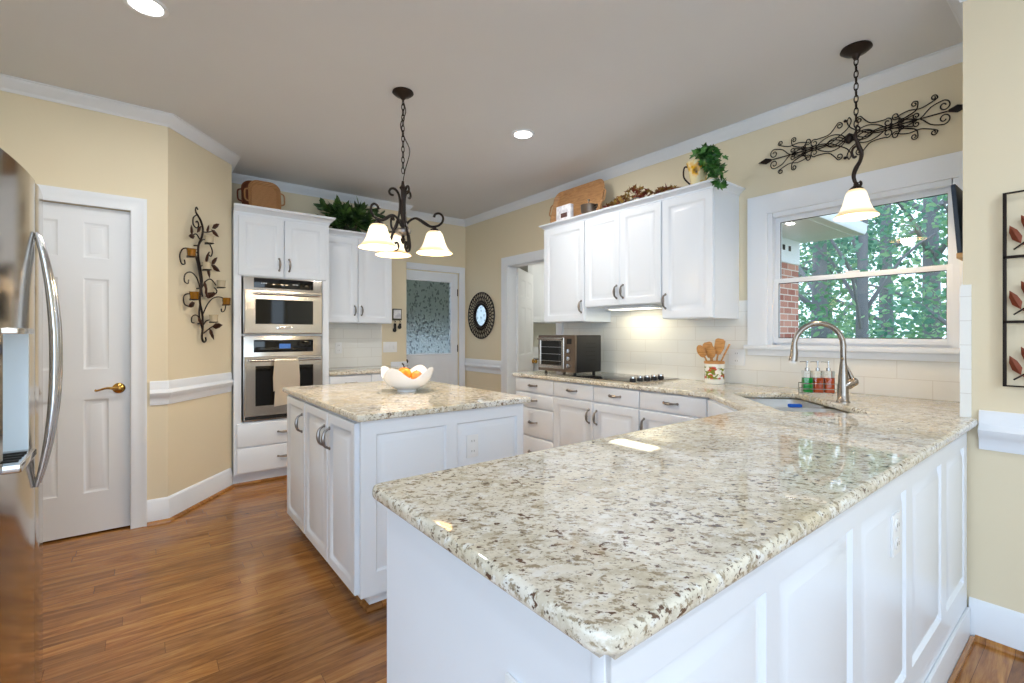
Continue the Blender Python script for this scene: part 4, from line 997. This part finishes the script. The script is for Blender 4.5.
# votive sconce on the angled wall (frame: u along wall, v up, n out)
da = Vector((PB[0]-PA[0], PB[1]-PA[1], 0)).normalized(); na = Vector((da.y, -da.x, 0))
fs = frame((PA[0]-da.x*.060, PA[1]-da.y*.060, 0), da, (0, 0, 1), na)
vc = thing('candle_sconce', 'bronze vine wall sconce with leaves and glass votive cups on the angled wall', 'sconce', fs @ Vector((.36, 1.2, 0)))
nn = .035
def P3(l, n_=nn): return [(a, b_, n_) for a, b_ in l]
mb = MB(fs)
mb.tube(P3([(.30, 2.13), (.285, 2.16), (.295, 2.185), (.31, 2.17)]), .005, 6, smooth=4)
mb.tube(P3([(.30, 2.13), (.262, 2.10), (.262, 2.05), (.30, 2.035), (.32, 2.06), (.305, 2.085), (.29, 2.075)]), .005, 6, smooth=4)
mb.tube(P3([(.29, 2.145), (.34, 2.10), (.366, 2.04), (.35, 1.97), (.318, 1.91), (.315, 1.83), (.335, 1.75), (.355, 1.66), (.335, 1.57), (.335, 1.49), (.36, 1.41), (.365, 1.32), (.355, 1.24), (.375, 1.205), (.40, 1.215), (.395, 1.24)]), [.006]+[.0075]*13+[.006, .006], 8, smooth=4)
mb.tube(P3([(.27, 1.86), (.30, 1.80), (.33, 1.70), (.345, 1.62), (.36, 1.54)]), .006, 6, smooth=4)
mb.tube(P3([(.335, 1.49), (.325, 1.42), (.335, 1.36), (.36, 1.30)]), .006, 6, smooth=4)
for l in ([(.325, 1.92), (.37, 1.965), (.43, 1.955), (.475, 1.90), (.46, 1.855), (.43, 1.865), (.44, 1.885)],
          [(.31, 1.85), (.24, 1.87), (.16, 1.86), (.125, 1.81), (.14, 1.755), (.175, 1.755), (.17, 1.785)],
          [(.335, 1.60), (.30, 1.67), (.24, 1.705), (.18, 1.685), (.17, 1.635), (.205, 1.62), (.215, 1.65)],
          [(.35, 1.60), (.40, 1.66), (.46, 1.68), (.52, 1.64)], [(.335, 1.50), (.29, 1.545), (.22, 1.55), (.165, 1.53), (.17, 1.475), (.215, 1.46)],
          [(.36, 1.40), (.42, 1.49), (.50, 1.545), (.60, 1.55), (.64, 1.50), (.625, 1.45), (.59, 1.44), (.585, 1.465)],
          [(.35, 1.36), (.30, 1.40), (.25, 1.39), (.245, 1.35), (.27, 1.345)], [(.37, 1.33), (.40, 1.36), (.435, 1.37)], [(.375, 1.27), (.45, 1.31), (.52, 1.335)],
          [(.50, 1.62), (.53, 1.60), (.515, 1.575), (.49, 1.585)], [(.34, 1.76), (.40, 1.79), (.48, 1.79)], [(.36, 2.02), (.42, 2.03), (.50, 2.06)], [(.33, 1.96), (.29, 1.99), (.24, 1.96)]):
    mb.tube(P3(l), .0045, 6, smooth=4)
for a, b_ in ((.318, 1.91), (.345, 1.60), (.36, 1.34)): mb.tube([(a, b_, 0.0005), (a, b_, nn)], .005, 6)
mb.build('vine_frame', 'bronze', vc)
for (a, b_, ang, L) in [(.47, 2.07, 35, .09), (.46, 2.06, -30, .09), (.41, 2.02, 80, .07), (.28, 1.97, 190, .09), (.25, 1.97, 110, .08), (.46, 1.79, 50, .09), (.46, 1.79, -25, .10), (.42, 1.78, -90, .10), (.40, 1.79, 85, .09), (.39, 1.60, -75, .08), (.39, 1.545, 15, .11), (.28, 1.49, 200, .10), (.31, 1.39, -60, .08), (.47, 1.32, 8, .11), (.44, 1.31, -70, .10), (.30, 2.0, 60, .07), (.38, 1.66, -80, .09)]:
    m2 = MB(fs); r = math.radians(ang); leaf(m2, (a, b_, nn), (math.cos(r), math.sin(r), .15), (-math.sin(r), math.cos(r), 0), L, L*.42); finish_leaf(m2); m2.build('leaf', 'leafmetal', vc)
for (a, b_, mm) in [(.388, 1.96, 'clearcup'), (.194, 1.83, 'amber'), (.361, 1.76, 'clearcup'), (.53, 1.645, 'clearcup'), (.222, 1.53, 'amber'), (.597, 1.515, 'amber'), (.438, 1.375, 'clearcup')]:
    cpt = fs @ Vector((a, b_, nn+.034))
    hold = MB().lathe([(0, -.022), (.018, -.022), (.030, -.018), (.032, -.018), (.030, -.021), (.018, -.026), (0, -.026)], cpt, 16).tube([fs @ Vector((a, b_-.024, nn)), cpt+Vector((0, 0, -.024))], .004, 6).build('cup_holder', 'bronze', vc)
    cu_ = MB().lathe([(0, -.0215), (.026, -.0215), (.030, .03), (.033, .034), (.030, .034), (.027, .03), (.023, -.016), (0, -.016)], cpt, 20).build('votive_cup', mm, vc)
    MB().lathe([(0, -.0155), (.021, -.0155), (.022, .006), (0, .006)], cpt, 16).build('candle', 'wax', cu_)

# scroll wall art above the window (frame on wall, u = -y)
fa = XF(XW, 0)
sa = thing('scroll_wall_art', 'long black wrought iron scrollwork ornament above the window', 'wall art', (XW, .985, 2.3))
AC = (-.985, 2.425); hl_ = .50
mb = MB(fa); nz = .022
def volute(c, r, a, s_, inward):
    out = []
    for k in range(13):
        t = k/12; aa = a+s_*t*1.25*2*PI; rr = r*(1-.72*t); out.append((c[0]+rr*math.cos(aa), c[1]+rr*math.sin(aa)))
    return out if inward else out[::-1]
def scroll(c0, r0, a0, s0, mids, c1, r1, a1, s1):
    return volute(c0, r0, math.radians(a0), s0, False)+mids+volute(c1, r1, math.radians(a1), s1, True)
KX = .90
for sx in (-1, 1):
    for sy in (-1, 1):
        T = lambda l: [(AC[0]+sx*a*KX, AC[1]+sy*b_, nz) for a, b_ in l]
        for l in [scroll((.055, .092), .020, 60, 1, [(.085, .085), (.12, .055)], (.205, .030), .026, 130, -1),
                  scroll((.245, .052), .020, -60, -1, [(.28, .028), (.31, .035), (.345, .055)], (.335, .088), .017, 10, 1),
                  scroll((.275, .020), .016, 120, 1, [(.26, .05), (.31, .062), (.36, .055), (.40, .066)], (.425, .092), .016, -30, 1),
                  scroll((.345, .022), .018, -90, -1, [(.30, .0), (.36, .0), (.41, .045)], (.470, .034), .030, 110, -1),
                  [(.0, .02), (.04, -.03), (.10, -.048), (.16, -.03), (.20, -.002), (.26, .018), (.33, .045)],
                  [(.0, .125), (-.012, .10), (.01, .06), (.06, .028), (.11, .0), (.17, -.012), (.25, -.012), (.33, -.03)],
                  [(.02, .0), (.06, .024), (.105, .022), (.13, .0), (.10, -.016), (.06, -.008), (.0, .03)],
                  [(.25, .0), (.285, .018), (.32, .012), (.335, .0)]]:
            mb.tube(T(l), .0032, 6, smooth=3)
for sx in (-1, 1):
    mb.tube([(AC[0]+sx*.12, AC[1], nz), (AC[0]+sx*.44, AC[1], nz)], .0038, 6)
    e_ = AC[0]+sx*.44
    mb.prism([(e_, AC[1]-.006), (e_+sx*.035, AC[1]-.02), (e_+sx*.085, AC[1]), (e_+sx*.035, AC[1]+.02), (e_, AC[1]+.006)], nz-.004, nz+.004, .001)
for sy in (-1, 1): mb.ball((AC[0]-.02, AC[1]+sy*.11, nz), .009)
mb.ball((AC[0], AC[1], nz), .018, (1, 1.6, .8))
for sx in (-.2, .2): mb.tube([(AC[0]+sx, AC[1]+.02, 0.0005), (AC[0]+sx, AC[1]+.02, nz)], .004, 6)
mb.build('scrollwork', 'iron', sa)

# framed metal leaf art on the dining wall
fd_ = XF(XR, 0)
wa = thing('framed_metal_art', 'black iron frame of stacked squares with copper leaves on the right wall', 'wall art', (XR, .15, 1.06))
u0, u1, vA, vB = -.285, -.035, 1.055, 1.825; nf = .02
mb = MB(fd_)
for a, b_, c, d in [(u0, u0+.011, vA, vB), (u1-.011, u1, vA, vB)]: mb.box(a, b_, c, d, nf-.006, nf+.006, .001)
for v_ in (vA, vA+.2567, vA+.5133, vB): mb.box(u0, u1, v_-.0055 if v_ > vA else v_, v_+.0055 if v_ < vB else v_, nf-.006, nf+.006, .001)
for v_ in (vA+.06, vB-.06): mb.box(u0+.1, u0+.11, v_-.005, v_+.005, .0005, nf-.004)
mb.build('frame', 'iron', wa)
for (cv, ang0) in ((vB-.128, 200), (vA+.385, 20), (vA+.128, 75)):
    st = MB(fd_).tube([(u0+.03, cv-.10, nf), (u0+.12, cv-.02, nf+.008), (u0+.20, cv+.09, nf)], .003, 6, smooth=4).build('branch', 'iron', wa)
    for q in range(5):
        t = q/4; a, b_ = u0+.05+.14*t, cv-.08+.15*t
        for s in (1, -1):
            m2 = MB(fd_); r = math.radians(50+s*62+q*3); leaf(m2, (a, b_, nf+.003), (math.cos(r), math.sin(r), .1), (-math.sin(r), math.cos(r), 0), .082, .030); finish_leaf(m2); m2.build('metal_leaf', 'copperleaf', st)

# round woven mirror
mf = XF(XW, 0); MC = (-4.87, 1.495)
mr = thing('round_mirror', 'small round mirror in a dark openwork frame by the laundry door', 'mirror', (XW, 4.87, 1.495))
mb = MB(mf)
mb.tube([(MC[0]+.14*math.cos(2*PI*k/40), MC[1]+.14*math.sin(2*PI*k/40), .02) for k in range(40)], .014, 8, closed=True)
mb.build('inner_ring', 'iron', mr)
mb = MB(mf)
mb.tube([(MC[0]+.285*math.cos(2*PI*k/40), MC[1]+.285*math.sin(2*PI*k/40), .016) for k in range(40)], .007, 6, closed=True)
for k in range(36):
    a = 2*PI*k/36
    for s in (1, -1): mb.tube([(MC[0]+.15*math.cos(a), MC[1]+.15*math.sin(a), .018), (MC[0]+.21*math.cos(a+s*.10), MC[1]+.21*math.sin(a+s*.10), .02), (MC[0]+.283*math.cos(a+s*.22), MC[1]+.283*math.sin(a+s*.22), .016)], .005, 5, smooth=2)
mb.build('openwork_rim', 'bronze', mr)
MB(mf).lathe([(0, .0005), (.139, .0005), (.139, .014), (0, .016)], (*MC, 0), 40).build('mirror_glass', mat('mirror', srgb(230, 240, 245), .03, 1.0), mr)

# key ornament on back wall
fk = YF(YB1)
ko = thing('key_holder', 'small wooden picture key holder on the wall beside the back wall cabinet', 'key holder', (2.27, YB1, 1.46))
MB(fk).box(2.225, 2.335, 1.42, 1.55, .0005, .018, .004).build('frame', mat('dark_green_frame', srgb(74, 72, 58), .5), ko)
MB(fk).box(2.235, 2.325, 1.44, 1.54, .018, .021, .001).build('picture', 'card', ko)
for u in (2.25, 2.31): MB(fk).tube([(u, 1.425, .018), (u, 1.405, .024), (u, 1.40, .034), (u, 1.408, .036)], .003, 6, smooth=3).build('hook', 'iron', ko)
for u, L, lab in ((2.25, .075, 'bunch of dark keys hanging lowest from the key holder'), (2.31, .04, 'short bunch of dark keys on the right hook of the key holder')):
    kt = thing('key_bunch', lab, 'keys', (u, YB1-.032, 1.40))
    MB(fk).tube([(u+.010*math.cos(2*PI*k/12), 1.393+.012*math.sin(2*PI*k/12), .031) for k in range(12)], .0016, 6, closed=True).build('key_ring', 'pewter', kt)
    MB(fk).box(u-.018, u+.012, 1.385-L, 1.385, .026, .034, .004).ball((u-.008, 1.385-L, .030), .024, (1, 1, .4)).build('key_fob', 'black', kt)

# dark board on the hidden face of the stub wall, tilted forward at the top
bd = thing('hanging_board', 'dark slate-blue board hanging beside the window, seen edge-on', 'board', (3.02, YS, 1.6))
fbd = frame((3.02, YS, 0), (-1, 0, 0), (0, 0, 1), (0, 1, 0))
MB(fbd).prism([(-.16, .0), (.16, .0), (.16, .31), (-.16, .31)], 0, .016, .002, m=Matrix.Translation((0, 1.625, .022)) @ Matrix.Rotation(-math.radians(-4), 4, 'X')).build('panel', 'navy', bd)
MB(fbd).box(-.165, .165, 1.60, 1.624, .0005, .040, .003).build('ledge', 'tanwood', bd)

# ------------------------------------------------------------------ things on top of cabinets
def tray(label, O, U, V, N, w_, h_, mm, name='wicker_tray'):
    t = thing(name, label, 'tray', O); fr = frame(O, U, V, N); r = .06
    out = [(x+0, y+h_/2) for x, y in rrect(w_/2, h_/2, r, 6)]
    mb = MB(fr); mb.prism(out, 0, .008); mb.build('base', mm, t)
    mb = MB(fr); n_ = len(out)
    b = bmesh.new(); loops = []
    for e_, z in [(0, 0), (.018, .035), (.024, .038), (.020, .042), (.012, .038), (-.008, .008)]:
        loops.append([b.verts.new((x, y+h_/2, z)) for x, y in rrect(w_/2+e_-.002, h_/2+e_-.002, max(.01, r+e_), 6)])
    for a, d in zip(loops, loops[1:]):
        for i in range(n_): b.faces.new((a[i], a[(i+1) % n_], d[(i+1) % n_], d[i]))
    mb._in(b); mb.build('rim', mm, t)
    for s in (-1, 1): MB(fr).tube([(s*(w_/2+.012), h_/2+.06, .036), (s*(w_/2+.045), h_/2+.045, .036), (s*(w_/2+.05), h_/2, .036), (s*(w_/2+.045), h_/2-.045, .036), (s*(w_/2+.012), h_/2-.06, .036)], .007, 8, smooth=4).build('handle', mm, t)
    return t
zt = 2.3285
tl = math.radians(12)
tray('light wicker tray leaning on the wall above the oven cabinet', (.865, 4.70, zt+.024), (1, 0, 0), (0, math.sin(tl), math.cos(tl)), (0, -math.cos(tl), math.sin(tl)), .22, .26, 'wicker')
tray('darker wicker tray behind the light one above the oven cabinet', (.82, 4.765, zt+.024), (1, 0, 0), (0, math.sin(tl), math.cos(tl)), (0, -math.cos(tl), math.sin(tl)), .22, .265, mat('dark_wicker', srgb(120, 66, 38), .6))
tl = math.radians(14)
tray('large round-cornered wooden tray leaning on the wall above the far window-wall cabinet', (3.16, 3.09, 2.2857+.0265), (0, -1, 0), (math.sin(tl), 0, math.cos(tl)), (-math.cos(tl), 0, math.sin(tl)), .60, .31, 'traywood', 'wooden_tray')

pl = thing('potted_greenery', 'dark green leafy plant on top of the back wall cabinet', 'plant', (1.68, 4.88, 2.255))
MB().lathe([(0, .0), (.055, .0), (.08, .09), (.083, .09), (.083, .10), (.072, .10), (.07, .085), (0, .085)], (1.70, 4.90, 2.2895), 24).build('pot', mat('dark_planter', srgb(48, 52, 38), .8), pl)
mbs = MB(); mbl = MB()
for i in range(70):
    a = random.uniform(0, 2*PI); up = random.uniform(.0, 1.0); o = Vector((1.70, 4.88, 2.37))
    rx = random.uniform(.10, .36); e_ = o+Vector((math.cos(a)*rx, math.sin(a)*rx*.36-.03, up*.24-.04)); mid = (o+e_)/2+Vector((0, 0, .06))
    mbs.tube([o, mid, e_], .002, 4, smooth=3)
    for q in range(8):
        t = .3+.7*q/7; p = o*(1-t)**2+mid*2*t*(1-t)+e_*t*t; dd_ = (e_-o).normalized()+Vector((random.uniform(-.8, .8), random.uniform(-.7, .5), random.uniform(-.7, .35)))
        L_ = random.uniform(.08, .13); p2 = p+dd_.normalized()*L_
        if p2.y > 5.02 or p2.z > 2.70 or p.y > 5.0 or p2.z < 2.31: continue
        if p2.x < 1.40 and (p2.z < 2.42 or p2.x < 1.30): continue
        leaf(mbl, p, dd_, (random.uniform(-1, 1), random.uniform(-1, .2), random.uniform(-.3, .3)), L_, random.uniform(.036, .055), .15)
mbs.build('stems', 'leaf_dark', pl); o = mbl.build('foliage', 'leaf_dark', pl); o['kind'] = 'stuff'

# ivy in a flowered pitcher
PV = Vector((3.05, 1.80, 2.2875))
iv = thing('ivy_planter', 'yellow flowered ceramic planter with green ivy trailing over the cabinet corner', 'plant', PV)
MB().lathe([(0, 0), (.045, 0), (.05, .01), (.055, .06), (.068, .13), (.078, .17), (.074, .17), (.062, .125), (.05, .06), (0, .05)], PV, 28).build('planter', 'pitcher', iv)
MB().tube([PV+Vector((0, .065, .15)), PV+Vector((-.01, .10, .16)), PV+Vector((-.01, .105, .09)), PV+Vector((0, .06, .03))], .006, 8, smooth=4).build('handle', 'iron', iv)
def ivy_leaf(mb, p, d, side, L):
    d = Vector(d).normalized(); s = Vector(side); s = (s-d*s.dot(d)).normalized(); n_ = d.cross(s); b = mb.bm; p = Vector(p)
    pts = [(0, 0), (.45, .12), (.28, .38), (.12, .62), (.02, 1.0)]
    sh = [(0, 0), (.42, -.05), (.28, .22), (.5, .42), (.22, .5), (0, 1), (-.22, .5), (-.5, .42), (-.28, .22), (-.42, -.05)]
    c = b.verts.new(p+d*.35*L+n_*.08*L); vv = [b.verts.new(p+s*x*L+d*y*L-n_*abs(x)*.15*L) for x, y in sh]
    for i in range(len(vv)): b.faces.new((c, vv[i], vv[(i+1) % len(vv)]))
mbs = MB(); mbl = MB(); o = PV+Vector((0, -.02, .16))
for i in range(44):
    a = random.uniform(-PI*.95, PI*.05); r = random.uniform(.05, .19)
    e_ = o+Vector((math.cos(a)*r*.6-.02, math.sin(a)*r, random.uniform(-.10, .11)))
    if i > 30: e_ = Vector((2.93+random.uniform(-.05, .03), 1.595+random.uniform(-.05, .03), 2.20+random.uniform(0, .14)))
    mid = (o+e_)/2+Vector((0, 0, .05))
    mbs.tube([o, mid, e_], .002, 4, smooth=3)
    for q in range(6):
        t = .3+.7*q/5; p = o*(1-t)**2+mid*2*t*(1-t)+e_*t*t
        if p.z < 2.33 and p.x > 2.90 and p.y > 1.62: continue
        ivy_leaf(mbl, p, (random.uniform(-1, .1), random.uniform(-.8, .6), random.uniform(-1, .3)), (random.uniform(-.6, .2), random.uniform(-1, 1), .2), random.uniform(.045, .068))
mbs.build('stems', 'ivy', iv); o = mbl.build('foliage', 'ivy', iv); o['kind'] = 'stuff'

# autumn garland
gl = thing('autumn_leaf_garland', 'garland of red and brown autumn leaves lying on top of the cabinets', 'garland', (3.08, 2.28, 2.288))
mbs = MB(); mbl = MB()
pth = [Vector((3.06+.02*math.sin(k*1.3), 2.62-k*.075, 2.297+.012*math.sin(k*2)+.02*math.exp(-((k-4)/3)**2))) for k in range(10)]
mbs.tube(pth, .004, 6, smooth=3)
for i in range(210):
    t = random.random(); k = min(8, int(t*9)); p = pth[k].lerp(pth[k+1], random.random())
    hgt = .055*math.exp(-((t-.42)/.30)**2)+.025
    p = p+Vector((random.uniform(-.05, .04), 0, random.uniform(0, hgt)))
    ivy_leaf(mbl, p, (random.uniform(-1, 1), random.uniform(-1, 1), random.uniform(.0, .7)), (random.uniform(-1, 1), random.uniform(-1, 1), 0), random.uniform(.03, .05))
mbs.build('stem', 'bark', gl); o = mbl.build('leaves', 'autumn', gl); o['kind'] = 'stuff'
MB().tube([(3.03, 2.08, 2.298), (3.02, 2.02, 2.312), (3.03, 1.96, 2.30)], .003, 5, smooth=3).build('twig', 'bark', gl)

# card box and small pot
cbx = thing('printed_box', 'small white printed box in front of the wooden tray on the cabinet', 'box', (3.00, 3.07, 2.286))
MB().box(2.98, 3.02, 2.98, 3.16, 2.2858, 2.42, .002).build('carton', 'card', cbx)
MB().box(2.9785, 2.9798, 3.02, 3.10, 2.31, 2.35).build('print', mat('printed_motif', srgb(90, 60, 55), .6), cbx)
pot = thing('metal_pot', 'small metal lidded pot on top of the cabinet beside the wooden tray', 'pot', (3.01, 2.79, 2.2858))
MB().lathe([(0, 0), (.055, .0), (.066, .02), (.068, .075), (.070, .078), (.064, .078), (.06, .02), (0, .01)], (3.01, 2.79, 2.2858), 28).build('pot_body', 'brown_steel', pot)
MB().lathe([(.0, .098), (.02, .094), (.055, .084), (.067, .079), (0, .079)], (3.01, 2.79, 2.2858), 28).lathe([(0, .098), (.006, .098), (.005, .115), (.012, .12), (.011, .13), (0, .135)], (3.01, 2.79, 2.2858), 14).build('lid', 'brown_steel', pot)
MB().tube([(3.01, 2.723, 2.346), (3.01, 2.695, 2.356), (3.01, 2.695, 2.331), (3.01, 2.723, 2.326)], .005, 6, smooth=3).build('handle', 'iron', pot)

# ------------------------------------------------------------------ outside the window
struct('ground_outside', MB().box(3.6, 40, -20, 30, -1.35, -1.2), 'grass')
wg = MB().box(3.47, 6.3, 2.40, 2.6, -1.2, 2.10); struct('wall_exterior_wing', wg, 'brick')
eave = thing('roof_eave', 'x', 'x', (4.9, 2.1, 2.1)); del eave['label'], eave['category']; eave['kind'] = 'structure'
MB().box(3.47, 6.3, 2.385, 2.6, 2.10, 2.38).build('frieze_board', 'trim', eave)
MB().box(3.47, 6.4, 1.86, 2.6, 2.38, 2.40).build('soffit', 'trim', eave)
mb = MB().prism([(0, 0), (.10, .0), (.12, .04), (.12, .09), (.13, .11), (0, .11)], 0, 2.95, m=frame((3.47, 1.86, 2.385), (0, -1, 0), (0, 0, 1), (1, 0, 0))); mb.build('gutter', 'trim', eave)
mb = MB()
for k in range(14): mb.box(3.9+k*.16, 3.96+k*.16, 2.381, 2.3845, 2.24, 2.30)
mb.build('vent_slots', 'dark_gap', eave)
random.seed(21)
def tree(x, y, h, r, n_leaf, mm, label, group, trunk=.16, zc=None):
    t = thing('tree', label, 'tree', (x, y, -1.2), group); mb = MB()
    lean = random.uniform(-.3, .3)
    mb.tube([(x, y, -1.2), (x+lean*.3, y, 1.5), (x+lean, y+lean*.4, h*.85)], [trunk, trunk*.8, trunk*.3], 10, smooth=3)
    for k in range(7):
        a = random.uniform(0, 2*PI); z = random.uniform(1.0, h*.7)
        mb.tube([(x+lean*z/h, y, z), (x+math.cos(a)*r*.5, y+math.sin(a)*r*.5, z+.8), (x+math.cos(a)*r*.9, y+math.sin(a)*r*.9, z+1.1)], [trunk*.35, trunk*.2, .015], 6, smooth=2)
    mb.build('trunk', 'bark', t)
    ml = MB(); cz = zc if zc is not None else h*.55
    cl = [(Vector((random.uniform(-1, 1), random.uniform(-1, 1), random.uniform(-1, 1)))) for _ in range(34)]
    for i in range(n_leaf):
        c = cl[i % 34]; q = Vector((random.gauss(0, .16), random.gauss(0, .16), random.gauss(0, .12)))
        p = Vector((x, y, cz))+Vector(((c.x+q.x)*r, (c.y+q.y)*r, (c.z+q.z)*h*.5))
        if p.z < -1.1: continue
        leaf(ml, p, (random.uniform(-1, 1), random.uniform(-1, 1), random.uniform(-.8, .3)), (random.uniform(-1, 1), random.uniform(-1, 1), random.uniform(-1, 1)), *((random.uniform(.06, .14), random.uniform(.04, .08)) if x < 19.5 else (random.uniform(.16, .30), random.uniform(.12, .2))), .1)
    o = ml.build('foliage', mm, t, smooth=False); o['kind'] = 'stuff'
G1 = 'trees beyond the kitchen window'
for (x, y, h, r, nl, mm, tr, zc) in [(9.5, 1.2, 7, 1.6, 3600, 'tree_leaf', .12, 1.6), (10.5, 3.6, 8, 1.8, 3800, 'tree_leaf2', .18, 2.6), (12.5, 5.8, 9, 2.0, 3600, 'tree_leaf2', .2, 3.0), (14, 2.6, 9, 2.2, 3800, 'tree_leaf', .22, 3.2), (13, .2, 9, 2.0, 3600, 'tree_leaf2', .2, 3.0), (17, 7.5, 10, 2.6, 3600, 'tree_leaf', .24, 3.6), (18, 4.4, 10, 2.6, 3600, 'tree_leaf2', .24, 3.6), (8.5, 2.35, 5, .9, 1500, 'tree_leaf2', .10, .8), (22, 12, 12, 3.4, 3400, 'tree_leaf2', .3, 3.6), (24, 8, 12, 3.4, 3400, 'tree_leaf', .3, 3.4), (23, 3, 12, 3.2, 3400, 'tree_leaf2', .3, 3.2), (20, .5, 11, 3, 3000, 'tree_leaf', .26, 3.2)]:
    tree(x, y, h, r, nl, mm, 'leafy green tree seen through the kitchen window', G1, tr, zc)
struct('ceiling_shade_slab', MB().box(.6, 5.8, 5.46, 6.0, 2.62, 2.72), 'trim')  # unseen slab added to darken the upper part of the frosted glass
struct('wall_pale_stand_in', MB().box(1.0, 9.0, 8.6, 8.7, -1.2, 1.22), 'trim')  # added in place of bright ground, to lighten the lower frosted glass
# outside the back door: dark hedge and added pale wall
hd_ = MB()
for i in range(4200):
    p = Vector((random.uniform(2.0, 8.5), random.uniform(8.9, 9.6), random.uniform(0.6, 3.6)))
    leaf(hd_, p, (random.uniform(-1, 1), -1, random.uniform(-1, .5)), (random.uniform(-1, 1), 0, 1), .3, .18, .1)
hdo = hd_.build('hedge', 'leaf_dark', None, smooth=False); rebase(hdo, (5, 9.2, 0)); tag(hdo, 'dark hedge seen through the frosted back door glass', 'hedge', kind='stuff')
